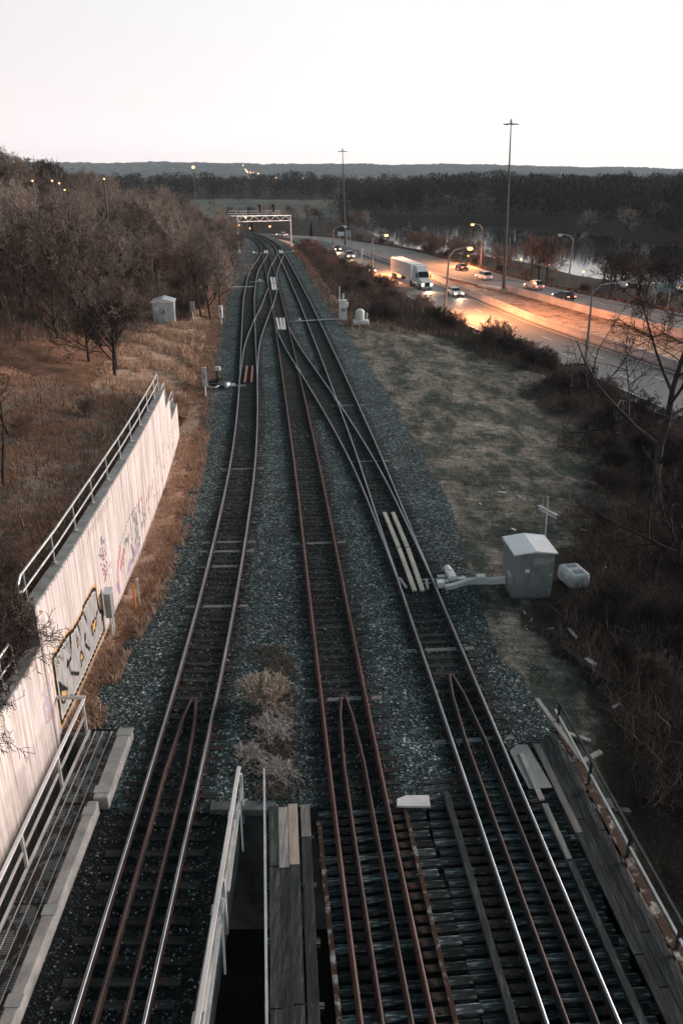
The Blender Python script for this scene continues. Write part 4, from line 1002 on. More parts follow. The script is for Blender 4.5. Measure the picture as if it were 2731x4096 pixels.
# ------------------------------------------------------------------ signal gantry
P0, P1 = Vector((-23.0, 190.5, 0)), Vector((-12.1, 205.4, 0))
t = thing('signal_gantry', 'white lattice signal gantry spanning the far tracks', 'gantry', tuple(P0))
for p, zb, zt_ in ((P0, -.4, 7.7), (P1, -.6, 7.1)):
    mb = MB(); mb.box((p.x, p.y, (zb + zt_) / 2), (.28, .28, zt_ - zb), .6); mb.box((p.x, p.y, zb + .5), (.7, .7, 1.0), .6); mb.build('post', M['white_paint'], t, world=True)
A0, A1 = P0 + Vector((0, 0, 7.5)), P1 + Vector((0, 0, 7.0))
for dz in (0, -1.15): MB().bar(A0 + Vector((0, 0, dz)), A1 + Vector((0, 0, dz)), .13, .12).build('chord', M['galv'], t, world=True)
mb = MB(); N = 10
for i in range(N):
    a, b = A0.lerp(A1, i / N), A0.lerp(A1, (i + 1) / N)
    if i % 2: mb.bar(a, b + Vector((0, 0, -1.15)), .12, .1)
    else: mb.bar(a + Vector((0, 0, -1.15)), b, .12, .1)
mb.build('lattice', M['pale_metal'], t, world=True)
B0, B1 = A0 + Vector((-.6, 1.2, .05)), A1 + Vector((-2.5, .6, .0))
mb = MB(); mb.bar(B0 + Vector((-1.2, -1, 1.0)), B1 + Vector((0, 0, 1.0)), .08, .07); mb.bar(B0 + Vector((-1.2, -1, .5)), B1 + Vector((0, 0, .5)), .06, .06)
for i in range(8): q = (B0 + Vector((-1.2, -1, 0))).lerp(B1, i / 7); mb.bar(q, q + Vector((0, 0, 1.0)), .07, .07)
mb.build('platform_railing', M['pale_metal'], t, world=True)
MB().bar(B0 + Vector((-1.2, -1, 0)), B1, .9, .1).build('platform', M['galv'], t, world=True)
for f, hgt, heads in ((.16, 2.0, False), (.44, 2.0, True), (.70, 2.1, True)):
    q = A0.lerp(A1, f) + Vector((-.4, .9, 0)); mb = MB()
    for sx in (-.36, .36): mb.bar(q + Vector((sx, 0, 0)), q + Vector((sx, 0, hgt)), .09, .09)
    for z in np.arange(.3, hgt + .1, .42): mb.bar(q + Vector((-.36, 0, z)), q + Vector((.36, 0, z)), .07, .06)
    mb.build('signal_frame', M['pale_metal'], t, world=True)
    if heads:
        h = MB().box((q.x, q.y - .25, q.z + hgt * .75), (.5, .2, 1.5)).build('signal_head', M['dark_steel'], t, world=True)
        mb = MB()
        for z in (.35, 0, -.35): mb.tube([(q.x, q.y - .36, q.z + hgt * .75 + z), (q.x, q.y - .6, q.z + hgt * .75 + z)], .13, 8)
        mb.build('hood', M['dark_steel'], t, world=True)
        MB().tube([(q.x, q.y - .1, q.z + hgt * .9), (q.x, q.y - .12, q.z + hgt * 1.18)], .42, 12).build('backboard', M['dark_steel'], t, world=True)

# ------------------------------------------------------------------ highway furniture
def barrier(label, fx, y0, y1):
    xs, ys = curve_pts(fx, y0, y1, 4)
    prof = [(-.32, -4.1), (-.28, -3.8), (-.13, -3.45), (-.1, -3.0), (.1, -3.0), (.13, -3.45), (.28, -3.8), (.32, -4.1)]
    P = []; Fs = []; k = len(prof)
    for i in range(len(xs)):
        j = min(i, len(xs) - 2); d = Vector((xs[j + 1] - xs[j], ys[j + 1] - ys[j], 0)).normalized(); n = Vector((d.y, -d.x, 0))
        for a, z in prof: P.append((xs[i] + n.x * a, ys[i] + n.y * a, z))
        if i:
            for q in range(k - 1): Fs.append(((i - 1) * k + q, i * k + q, i * k + q + 1, (i - 1) * k + q + 1))
    Fs += [tuple(range(k)), tuple((len(xs) - 1) * k + q for q in range(k - 1, -1, -1))]
    return tag(MB().add(P, Fs).build('concrete_barrier', M['barrier']), label, 'barrier', 'concrete median barriers')
barrier('long pale concrete barrier along the near carriageway', lambda y: at(XM, y) + .3, -5, 280)
barrier('pale concrete barrier beginning at the high mast beside the far carriageway', lambda y: at(X2, y), 20, 160)
mb = MB(); mb.poly([(26.6, 163.5), (30.4, 155.5), (31.6, 156.0), (30.0, 160.5)], -4.1, -3.72); tag(mb.build('traffic_island', M['barrier']), 'pale pointed concrete island at the foot of the high mast', 'traffic island')
def guardrail(label, fx, y0, y1, mat, n_ind=True):
    x0 = float(fx(y0)); t = thing('guardrail', label, 'guardrail', (x0, y0, -4.1), 0, 'steel guardrails of the highway')
    xs, ys = curve_pts(fx, y0, y1, 4)
    prof = [(0, -3.75), (.06, -3.68), (0, -3.58), (.06, -3.48), (0, -3.38)]
    P = []; Fs = []; k = 5
    for i in range(len(xs)):
        for a, z in prof: P.append((xs[i] + a + (.0), ys[i], z))
        if i:
            for q in range(k - 1): Fs.append(((i - 1) * k + q, i * k + q, i * k + q + 1, (i - 1) * k + q + 1))
    MB().add(P, Fs).build('beam', mat, t, world=True)
    for i in range(len(xs)):
        for f in ((0, .5) if i < len(xs) - 1 else (0,)):
            x = xs[i] + (xs[min(i + 1, len(xs) - 1)] - xs[i]) * f; y = ys[i] + (ys[min(i + 1, len(xs) - 1)] - ys[i]) * f
            MB().box((x - .1, y, -3.75), (.16, .18, .85)).build('post', M['mast_steel'], t, world=True)
guardrail('pale steel guardrail between the brush slope and the near carriageway', lambda y: at(XE, y) - 1.7, 40, 205, M['galv'])
guardrail('brown guardrail along the lake side of the far carriageway', lambda y: at(XF, y) + .7, 95, 285, M['rust_patchy'])

def lamp(base, top, head, label, lit, power=0):
    t = thing('street_lamp', label, 'street lamp', base, 0, 'street lamps along the highway')
    b = Vector(base); tp = Vector(top) - b; hd = Vector(head) - b
    MB().tube([(0, 0, -.3), (tp.x * .5, 0, tp.z * .5), tuple(tp)], [.17, .13, .1], 8).build('pole', M['lamp_pole'], t)
    MB().tube([tuple(tp - Vector((0, 0, .5))), tuple(tp * .72 + hd * .28 + Vector((0, 0, .25))), tuple(tp * .35 + hd * .65 + Vector((0, 0, .18))), tuple(hd)], [.07, .065, .06, .05], 6).build('arm', M['galv'], t)
    s = 1 if hd.x > tp.x else -1
    h = MB().box((hd.x + s * .3, 0, hd.z), (.95, .34, .2)).build('lamp_head', M['pale_metal'], t, bevel=.06)
    MB().tube([(hd.x + s * .42, 0, hd.z - .08), (hd.x + s * .42, 0, hd.z - .22), (hd.x + s * .42, 0, hd.z - .42)], [.36, .44, .24], 12).build('lens', M['lamp_lens'] if lit else M['lens_off'], h)
    if lit and power:
        ld = bpy.data.lights.new('lamp_light', 'SPOT'); ld.spot_size = math.radians(152); ld.spot_blend = .7; ld.energy = power; ld.color = (1, .36, .13); ld.shadow_soft_size = .3
        lo = bpy.data.objects.new('lamp_light', ld); COL.objects.link(lo); lo.parent = t; lo.location = (hd.x + s * .42, 0, hd.z - .5); lo.rotation_euler = (0, -s * math.radians(38), 0)
LP = 36000
lamp((15.5, 124.8, -4), (15.83, 124.8, 5.4), (18.4, 124.8, 6.3), 'lit lamp at the near road edge in front of the truck', True, LP * 1.15)
lamp((6.7, 180, -4), (6.44, 180, 3.6), (9.0, 180, 4.4), 'lit lamp at the near road edge behind the truck, before the river', True, LP * 1.2)
lamp((-1.8, 198, -4), (-1.98, 198, 4.2), (.35, 198, 5.05), 'unlit pale lamp at the near road edge nearest the gantry', False)
lamp((44.54, 164.9, -4), (44.68, 164.9, 4.7), (42.4, 164.9, 5.4), 'unlit brown lamp pole beside the far carriageway before the bare lake trees', False)
lamp((26.24, 86.9, -4), (26.09, 86.9, 5.2), (28.8, 86.9, 5.85), 'unlit lamp at the near road edge seen through the bare branches', False)
lamp((32.7, 198.6, -4), (32.53, 198.6, 4.75), (30.6, 198.6, 5.5), 'lit lamp on the lake side of the far carriageway', True, LP)
def high_mast(base, h, label):
    t = thing('high_mast', label, 'light mast', base, 0, 'tall light masts')
    MB().tube([(0, 0, 0), (-.3, 0, h * .35), (-.55, 0, h * .68), (-.85, 0, h)], [.33, .26, .17, .08], 10).build('pole', M['mast_steel'], t)
    MB().tube([(0, 0, -.2), (0, 0, .6)], .6, 10).build('base', M['concrete'], t)
    ring = MB(); n = 10
    ring.tube([(-.85 + 0.8 * math.cos(2 * PI * k / n), 0.8 * math.sin(2 * PI * k / n), h - .3) for k in range(n + 1)], .07, 6)
    for k in range(4): a = k * PI / 2; ring.bar((-.85, 0, h - .3), (-.85 + 0.8 * math.cos(a), 0.8 * math.sin(a), h - .3), .08, .08)
    ring.build('ring', M['mast_steel'], t)
    for k in range(6):
        a = 2 * PI * k / 6; MB().box((-.85 + 1.05 * math.cos(a), 1.05 * math.sin(a), h - .34), (.5, .3, .16), a).build('luminaire', M['mast_steel'], t)
    MB().tube([(-.85, 0, h - .4), (-.85, 0, h + .45)], [.28, .16], 10).build('cap', M['pale_metal'], t)
high_mast((29.97, 154.7, -4), 28.4, 'tall dark light mast standing on the pale island of the highway')
high_mast((1.14, 251, -4), 26.2, 'farther tall light mast rising beside the curve of the highway')
def sign(x, y, z0, w, h, mat, label, legs=2, rz=0):
    t = thing('road_sign', label, 'road sign', (x, y, z0), rz)
    MB().box((0, 0, h / 2), (w, .08, h)).build('panel', mat, t)
    for s in (-.3, .3): MB().bar((s * w, .1, -3.2), (s * w, .1, h), .16, .16).build('leg', M['galv'], t)
    return t
sign(.2, 262, -1.45, 2.7, 1.15, M['sign_back'], 'pale blank sign back beside the foot of the far mast', rz=.15)
sign(2.2, 261, -1.5, 1.5, 1.7, M['sign_blue'], 'small blue sign behind the pale blank sign back', rz=.15)
sign(53.6, 139, -2.1, 4.6, 1.65, M['sign_blue'], 'teal blue sign behind the bare branches beside the far carriageway', rz=.3)

# ------------------------------------------------------------------ vehicles
def wheel(parent, x, y, r=.33, w=.22):
    o = MB().tube([(x - w / 2, y, r), (x + w / 2, y, r)], r, 14).build('wheel', M['black'], parent)
    MB().tube([(x - w / 2 - .01, y, r), (x + w / 2 + .01, y, r)], r * .55, 10).build('rim', M['galv'], o)
def car(loc, rz, paint, label, suv=False):
    t = thing('car', label, 'car', loc, rz, 'cars on the highway')
    W = .90; k = .12 if suv else 0
    MB().prism([(-2.25, .32, W - .05), (-2.3, .55, W), (-2.25, .88 + k, W - .04), (-1.7, .96 + k, W - .06), (.95, .98 + k, W - .05), (1.9, .82 + k, W - .08), (2.25, .66, W - .1), (2.3, .45, W - .04), (2.2, .28, W - .06)]).build('body', paint, t, bevel=.05)
    top = 1.72 if suv else 1.44; back = -2.1 if suv else -1.75
    MB().prism([(back, .95 + k, .80), (back + .45, top - .06, .62), (.15, top - .06, .62), (1.05, .95 + k, .78)]).build('windows', M['glass'], t)
    MB().prism([(back + .42, top - .08, .64), (back + .55, top, .58), (.0, top, .58), (.2, top - .08, .64)]).build('roof', paint, t)
    for x in (-.84, .84):
        for y in (-1.4, 1.4): wheel(t, x, y)
    for x in (-.66, .66):
        MB().box((x, 2.2, .64), (.36, .14, .17)).build('headlight', M['head_on'], t)
        MB().box((x * 1.05, -2.24, .74), (.36, .1, .18)).build('taillight', M['tail_on'], t)
    MB().box((0, 2.27, .42), (1.1, .06, .2)).build('grille', M['black'], t)
    return t
def head(line, y, sgn):
    d = Vector((float(at(line, y - 6) - at(line, y + 6)), -12, 0)).normalized() * sgn
    return math.atan2(-d.x, d.y)
Zr = -3.99
car((20.3, 149.5, Zr), head(XE, 149, 1), M['car_white'], 'white car with bright headlights just ahead of the truck')
car((2.0, 219, Zr), head(XE, 219, 1), M['car_silver'], 'silver car with dazzling headlights, second to come behind the truck', True)
car((-1.4, 240, Zr), head(XE, 240, 1), M['car_dark'], 'dark car with bright headlights far behind the truck near the unlit lamp')
car((6.2, 186, Zr), head(XE, 186, 1), M['car_dark'], 'dark car half hidden by brush beside the lit lamp behind the truck')
car((27.2, 191.5, Zr), head(XF, 191, -1), M['car_dark'], 'dark car driving away nearest the lit lake side lamp')
car((29.3, 173.5, Zr), head(XF, 173, -1), M['car_white'], 'white car driving away left of the high mast', True)
car((36.4, 158.5, Zr), head(XF, 158, -1), M['car_silver'], 'silver car driving away right of the high mast', True)
car((38.6, 144.8, Zr), head(XF, 145, -1), M['car_dark'], 'black car driving away, rightmost on the far carriageway')
car((-20.5, 296, Zr), head(XF, 291, -1), M['car_white'], 'pale car far off on the curve of the highway behind the gantry')
t = thing('semi_truck', 'white semi truck and trailer driving with headlights on', 'truck', (13.8, 167.1, Zr), math.atan2(-.217, -.976))
MB().box((0, -3.4, 2.7), (2.6, 14.2, 2.75)).build('trailer', M['trailer'], t, bevel=.06)
MB().box((0, -3.0, 1.2), (1.1, 14, .22)).build('chassis', M['dark_steel'], t)
MB().prism([(4.6, 1.0, 1.22), (4.6, 3.1, 1.22), (5.0, 4.05, 1.1), (6.2, 3.95, 1.05), (7.6, 3.0, 1.0), (8.1, 2.0, 1.05), (8.4, 1.75, 1.02), (10.0, 1.55, .92), (10.35, 1.3, .9), (10.4, .55, .95), (8.2, .5, 1.22), (4.6, .6, 1.22)]).build('cab', M['trailer'], t, bevel=.06)
MB().prism([(7.50, 3.02, .98), (8.08, 2.02, 1.02), (8.16, 2.05, 1.0), (7.58, 3.06, .95)]).build('windshield', M['glass'], t)
for x in (-1.15, 1.15): MB().box((x, 7.0, 2.45), (.2, .8, .7)).build('side_window', M['glass'], t)
MB().box((0, 10.4, 1.0), (1.1, .08, .7)).build('grille', M['dark_steel'], t)
MB().box((0, 10.42, .5), (2.3, .25, .35)).build('bumper', M['galv'], t, bevel=.05)
for x in (-.82, .82):
    MB().box((x, 10.32, 1.0), (.36, .2, .3)).build('headlight', M['head_on'], t)
    MB().box((x * 1.7, 7.9, 2.3), (.16, .3, .7)).build('mirror', M['black'], t)
    MB().tube([(x * 1.3, 5.2, .8), (x * 1.3, 7.2, .8)], .32, 10).build('fuel_tank', M['galv'], t)
    MB().box((x * 1.3, -10.55, 1.1), (.3, .06, .15)).build('taillight', M['tail_on'], t)
def beam(t, y, z, power):
    ld = bpy.data.lights.new('headlight_beam', 'SPOT'); ld.energy = power; ld.color = (1, .60, .36); ld.spot_size = math.radians(75); ld.spot_blend = .8; ld.shadow_soft_size = .15
    lo = bpy.data.objects.new('headlight_beam', ld); COL.objects.link(lo); lo.parent = t; lo.location = (0, y, z); lo.rotation_euler = (math.radians(84), 0, 0)
beam(t, 10.7, 1.1, 2200)
for o_ in [o for o in bpy.data.objects if o.get('category') == 'car' and 'headlights' in o['label']]: beam(o_, 2.5, .7, 1500)
for x in (-1.0, 1.0):
    for y in (-9.2, -7.9, 3.6, 4.9, 9.1): wheel(t, x, y, .5, .42)

# ------------------------------------------------------------------ bare trees
def norm(v): return v / (np.linalg.norm(v) + 1e-9)
def grow(seed, H, r0, n, clear=.22, wide=.55, up=.35, minr=.012, stems=1, lean=0.0, ang=(35, 62), trunk=.9):
    g = np.random.default_rng(seed); segs = ([], [])
    def branch(p, d, L, r, lev):
        ns = (7, 5, 3, 2, 2)[lev]; pts = [p]; dirs = [d]; rads = [r]
        for i in range(ns):
            d = norm(d + g.normal(0, (.07, .13, .18, .2, .2)[lev], 3) + np.array([0, 0, up * (.1 if lev else .15)]))
            p = p + d * L / ns; pts.append(p); dirs.append(d); rads.append(max(r * (1 - .72 * (i + 1) / ns), minr))
        tgt = segs[0] if lev == 0 or (lev == 1 and r > .045) else segs[1]
        for i in range(ns): tgt.append((pts[i], pts[i + 1], rads[i], rads[i + 1]))
        if lev >= len(n): return
        cnt = n[lev]
        for c in range(cnt):
            tt = clear + (1 - clear) * (c + g.uniform(.1, .9)) / cnt if lev == 0 else g.uniform(.18, 1)
            k = min(int(tt * ns), ns - 1); f = tt * ns - k
            q = pts[k] * (1 - f) + pts[k + 1] * f; dd = dirs[k + 1]
            a = g.uniform(0, 2 * PI); ax = norm(np.cross(dd, [math.cos(a), math.sin(a), .3]))
            th = math.radians(g.uniform(*ang)); ndir = norm(dd * math.cos(th) + ax * math.sin(th))
            if lev == 0: nL = H * wide * (1.05 - .75 * (tt - clear) / (1 - clear)) * g.uniform(.75, 1.1)
            else: nL = L * g.uniform(.38, .62) * (1.1 - .45 * tt)
            branch(q, ndir, nL, max(rads[k] * (.55 if lev == 0 else .6), minr), lev + 1)
    for s_ in range(stems):
        a = g.uniform(0, 2 * PI); sp = g.uniform(.1, .55) if stems > 1 else lean
        d = norm(np.array([math.cos(a) * sp, math.sin(a) * sp, 1.0])); p = np.array([math.cos(a) * .15 * (stems > 1), math.sin(a) * .15 * (stems > 1), -.15])
        branch(p, d, H * g.uniform(.8, 1.0) * (.8 if stems > 1 else trunk), r0 * (g.uniform(.6, 1) if stems > 1 else 1), 0)
    return segs
def seg_mesh(name, segs, n, mat, limit=None):
    P = np.array([s_[0] for s_ in segs]); Q = np.array([s_[1] for s_ in segs]); ra = np.array([s_[2] for s_ in segs]); rb = np.array([s_[3] for s_ in segs])
    D = Q - P; D /= np.linalg.norm(D, axis=1)[:, None] + 1e-9
    U = np.where(np.abs(D[:, 2:3]) > .9, [[0, 1., 0]], [[0, 0, 1.]]); A = np.cross(D, U); A /= np.linalg.norm(A, axis=1)[:, None]; B = np.cross(A, D)
    m = len(P); V = np.zeros((m, 2, n, 3))
    for k in range(n):
        c, s_ = math.cos(2 * PI * k / n), math.sin(2 * PI * k / n); o = A * c + B * s_
        V[:, 0, k] = P + o * ra[:, None]; V[:, 1, k] = Q + o * rb[:, None]
    base = (np.arange(m) * 2 * n)[:, None]; Fs = []
    for k in range(n): Fs.append(np.concatenate([base + k, base + (k + 1) % n, base + n + (k + 1) % n, base + n + k], 1))
    return np_mesh(name, V.reshape(-1, 3), np.concatenate(Fs), mat)
def kind_tree(seed, H, r0, n, mats, **kw):
    a, b = grow(seed, H, r0, n, **kw)
    return (seg_mesh('trunk', a, 5, mats[0]), seg_mesh('crown', b, 3, mats[1]))
BK = M['bark']
TREES = [kind_tree(1, 10, .17, (11, 8, 6, 4), (BK, M['twig']), minr=.0145, trunk=.68, up=.75, ang=(28, 55), wide=.60), kind_tree(2, 11, .18, (12, 8, 6, 4), (BK, M['twig']), wide=.52, minr=.0145, trunk=.72, up=.85, ang=(25, 50)), kind_tree(3, 9, .15, (10, 8, 6, 4), (BK, M['twig']), wide=.68, clear=.3, minr=.0145, trunk=.62, up=.6, ang=(30, 60)), kind_tree(4, 10, .14, (12, 7, 6, 5), (BK, M['twig_red']), wide=.55, clear=.15, minr=.0145, trunk=.66, up=.8, ang=(28, 55))]
DARK = [kind_tree(11, 10, .20, (11, 7, 6, 4), (M['twig_dark'], M['twig_dark']), minr=.015, trunk=.7, up=.7, ang=(28, 55)), kind_tree(12, 9, .2, (10, 7, 6, 4), (M['twig_dark'], M['twig_dark']), wide=.65, clear=.2, minr=.015, trunk=.65, up=.6)]
PALE = [kind_tree(21, 8, .10, (12, 7, 5, 3), (M['twig_pale'], M['twig_pale']), wide=.3, clear=.1, minr=.012)]
SHRUB = [kind_tree(31, 2.4, .030, (7, 6, 4), (M['twig_brush'], M['twig_brush']), stems=12, wide=.5, clear=.1, minr=.006), kind_tree(32, 2.0, .026, (8, 6, 4), (M['twig_brush'], M['twig_brush']), stems=14, wide=.55, clear=.05, minr=.006), kind_tree(33, 2.6, .03, (7, 6, 4), (M['twig_red'], M['twig_red']), stems=11, wide=.5, clear=.1, minr=.006), kind_tree(34, 2.4, .03, (7, 7, 4), (M['twig_dark'], M['twig_dark']), stems=12, wide=.5, clear=.1, minr=.006)]
SLENDER = kind_tree(41, 5, .07, (9, 5, 4), (BK, BK), wide=.35, clear=.3, minr=.008, lean=.15)
def tree(kind, x, y, s, label, group, name='bare_tree', cat='tree', z=None, rz=None, sz=None):
    z = gz(x, y) if z is None else z
    t = thing(name, label, cat, (x, y, z), rnd.uniform(0, 6.28) if rz is None else rz, group)
    t.scale = (s, s, s if sz is None else sz)
    a, b = ('trunk', 'crown') if name != 'shrub' else ('stem', 'twigs')
    link(a, kind[0], t); link(b, kind[1], t)
    return t
GL = 'bare trees in the wood on the left hillside'
LT = 'bare brown tree standing in the dense wood on the left hillside'
cells = []
for y in np.arange(60, 206, 5.6):
    off = 2.0
    while off < 92:
        cells.append((float(y) + rnd.uniform(-2.4, 2.4), off + rnd.uniform(-1.5, 1.5))); off += 6.2 + off * .03
cnt = 0
for y, o in cells:
    x = float(at(XLp, y)) - o
    if y < 100 and o < np.interp(y, [60, 75, 90, 100], [24, 15, 10, 7]): continue
    if y < 74 and o < 30: continue
    if x < -.44 * y - 16: continue
    if cnt > 280: break
    kd = TREES[rnd.choice((0, 0, 1, 1, 2, 2, 3))] if o < 34 else (TREES[rnd.randrange(3)] if rnd.random() < .45 else DARK[rnd.randrange(2)])
    if o > 6 and rnd.random() < .10: kd = PALE[0]
    s = rnd.uniform(1.0, 1.35) * (.75 if o < 9 else 1) * (1.1 if o > 40 else 1) * (1.32 if o > 50 else 1)
    tree(kd, x, y, s, LT, GL); cnt += 1
n_left = cnt
tree(DARK[0], -19.3, 68.3, .82, 'dark slim bare tree standing alone on the slope left of the small hut', None, rz=.4)
tree(TREES[0], -19.6, 70.2, .95, 'pale brown crowned tree right behind the dark slim tree', None)
tree(DARK[1], -22.4, 71.8, .72, 'dark forked bare tree left of the lone slim tree', None)
tree(DARK[1], -25.5, 47.0, 1.0, 'big bare tree reaching in from the left edge of the hillside', None, rz=2.0)
tree(SLENDER, -13.6, 30.6, 1.0, 'small leaning bare sapling on the brown slope above the wall', None, rz=1.2)
tree(SLENDER, -15.6, 36.5, .85, 'thin bare sapling behind the leaning one on the brown slope', None, rz=3.2)
# understory on the left
GS = 'low brush on the left hillside'
for k in range(100):
    y = rnd.uniform(60, 160); o = rnd.uniform(3, 26) if y > 100 else rnd.uniform(9, 30)
    if y < 80 and o < 15: continue
    x = float(at(XLp, y)) - o
    tree(SHRUB[rnd.choice((0, 1, 2))], x, y, rnd.uniform(.9, 1.7), 'low tangle of brown brush at the foot of the left wood', GS, 'shrub', 'shrub')
for k in range(34):
    y = rnd.uniform(24, 62); x = float(HL(y)) - rnd.uniform(3, 20)
    tree(SHRUB[rnd.choice((0, 0, 2, 3))], x, y, rnd.uniform(.3, .6), 'small dry bush on the brown slope above the graffiti wall', 'dry bushes above the wall', 'shrub', 'shrub')
for k, (x, y, s) in enumerate(((-10.2, 21.7, 1.05), (-10.6, 19.4, 1.15), (-10.0, 18.0, 1.0), (-9.9, 16.2, 1.0), (-11.5, 23.2, 1.1), (-10.8, 17.2, 1.2), (-9.75, 20.2, 1.3), (-9.7, 16.6, 1.3), (-9.8, 18.8, 1.2))):
    tree(SHRUB[(0, 3, 1, 3, 0, 1, 0, 3, 0)[k]], x, y, s, 'bare bush leaning over the low near section of the graffiti wall', 'bushes behind the near wall', 'shrub', 'shrub')
# brush on the bank between the bench and the highway
GB = 'brush on the bank above the highway'
for k in range(150):
    y = 24 + 190 * (k / 150) ** 1.15 + rnd.uniform(-2, 2)
    xr, xe = float(at(XRp, y)), float(at(XE, y)) - 2.6
    lim = np.interp(y, [20, 28, 36, 45, 70, 90, 97, 102, 130, 215], [.28, .34, .46, .52, .6, .66, .62, .25, .22, .3])
    f = lim + (1 - lim) * rnd.random() ** .8
    x = xr + f * (xe - xr)
    if y < 60 and x > y * .42 + 3: x = xr + (lim + .1 * rnd.random()) * (xe - xr)
    red = y > 105
    kd = SHRUB[rnd.choice((0, 1, 2, 2) if red else (0, 1, 3, 3))]
    tree(kd, x, y, rnd.uniform(.9, 1.5) * (.7 if f > .9 else 1), 'brown tangle of bare brush on the bank above the highway', GB, 'shrub', 'shrub')
tree(SHRUB[3], 17.6, 93.6, 1.9, 'large dark round bush right beside the near guardrail', None, 'shrub', 'shrub')
tree(SHRUB[3], 19.8, 92.0, 1.35, 'smaller dark bush right of the large dark round bush', None, 'shrub', 'shrub')
tree(SHRUB[2], 4.5, 168, 1.9, 'dense reddish bush on the slope by the two short white posts', None, 'shrub', 'shrub')
tree(SHRUB[2], .5, 186, 1.6, 'reddish bush farther along the slope toward the gantry', None, 'shrub', 'shrub')
for k in range(84):
    y = 23 + 50 * rnd.random(); xr = float(at(XRp, y)); vis = .43 * (.92 * y + 6.5) + 1.5
    lim = np.interp(y, [20, 30, 36, 42, 52, 70], [3.0, 5.2, 6.0, 8.5, 11.5, 14]); x = xr + lim + (vis - xr - lim) * rnd.random()
    if x > float(at(XE, y)) - 3: continue
    tree(SHRUB[rnd.choice((0, 1, 3, 3))], x, y, rnd.uniform(.35, .8), 'dark low brush tangled in the slope below the large edge tree', 'dark brush on the right slope', 'shrub', 'shrub')
# big dark tree at the right edge
big = grow(77, 14, .26, (10, 9, 7, 5), wide=.85, clear=.18, up=.25, minr=.012, lean=.12, ang=(38, 66))
t = thing('bare_tree', 'large dark bare tree at the right edge reaching over the highway', 'tree', (18.0, 43.5, gz(18.0, 43.5)), 2.2)
link('trunk', seg_mesh('trunk', big[0], 7, M['twig_dark']), t); link('crown', seg_mesh('crown', big[1], 3, M['twig_dark']), t)
t2 = tree(DARK[1], 15.4, 33.5, .8, 'dark bare tree below the large one at the right edge', None)
# trees on the lake side
GK = 'bare trees between the highway and the lake'; k = 0
while k < 48:
    y = rnd.uniform(112, 300); e = rnd.uniform(4, 30); x = float(at(XF, y)) + e
    if lake_sd(np.array([x]), np.array([y]))[0] < 3 or x > .46 * y + 12: continue
    tree(DARK[rnd.randrange(2)] if x > 50 or rnd.random() < .5 else TREES[rnd.choice((0, 3))], x, y, rnd.uniform(.8, 1.2) * (1.05 if y < 195 else .55), 'dark bare tree on the strip between the far carriageway and the lake', GK); k += 1
for k in range(26):
    y = rnd.uniform(125, 280); x = float(at(XF, y)) + rnd.uniform(2.2, 6)
    tree(SHRUB[rnd.choice((2, 2, 0, 3))], x, y, rnd.uniform(.7, 1.3), 'reddish brush behind the brown lake side guardrail', 'brush behind the lake side guardrail', 'shrub', 'shrub')
for k in range(15):
    y = rnd.uniform(206, 252); x = float(at(XF, y)) + rnd.uniform(3, 11)
    tree(TREES[3], x, y, rnd.uniform(.55, .85), 'reddish rounded tree left of the lit lake side lamp, before the dark water', 'reddish trees before the dark water')
for x, y, s in ((104.6, 366, 1.15), (112, 338, 1.2), (124, 336, 1.25), (140, 320, 1.1), (155, 316, 1.0)):
    tree(TREES[0], x, y, s, 'round brown tree on the spit of land across the lake', 'round trees across the lake')
# trees behind the gantry and along the curve
GG = 'bare trees beyond the signal gantry'; k = 0
while k < 46:
    x = rnd.uniform(-75, 24); y = rnd.uniform(300, 440)
    if y < np.interp(x, [-75, -30, 0, 24], [345, 322, 305, 296]) or lake_sd(np.array([x]), np.array([y]))[0] < 3: continue
    tree(TREES[rnd.randrange(4)] if rnd.random() < .7 else DARK[0], x, y, rnd.uniform(.6, .95), 'brown bare tree in the scrub beyond the signal gantry', GG); k += 1
tree(PALE[0], 22, 268, 1.25, 'tall pale slender tree at the near end of the lake', None)
tree(PALE[0], 24.5, 264, 1.0, 'shorter pale slender tree beside the tallest pale one', None)
# evergreens
def evergreen(seed, H):
    g = np.random.default_rng(seed); T = []
    for k in range(900):
        z = H * (.08 + .9 * g.random() ** .8); r = (H - z) * .24 * (.3 + .7 * g.random()); a = g.uniform(0, 6.28)
        c = np.array([math.cos(a) * r, math.sin(a) * r, z - r * .25]); d = np.array([math.cos(a), math.sin(a), -.35]) * .5; s_ = np.array([-math.sin(a), math.cos(a), 0]) * .16
        T += [c - d * .5 - s_, c - d * .5 + s_, c + d]
    V = np.array(T); F_ = np.arange(len(V)).reshape(-1, 3); mb = MB(); mb.tube([(0, 0, -.2), (0, 0, H * .9)], [.16, .03], 6)
    return (mb.mesh('trunk', BK), np_mesh('crown', V, F_, M['needles']))
EV = evergreen(3, 7)
tree(EV, -38.5, 210, 1.25, 'dark evergreen at the edge of the left wood below the bright lamp', None, 'evergreen_tree')
tree(EV, -30.5, 292, .75, 'small dark evergreen seen below the gantry beam', None, 'evergreen_tree')
tree(EV, -11, 312, .8, 'dark evergreen just right of the gantry', None, 'evergreen_tree')
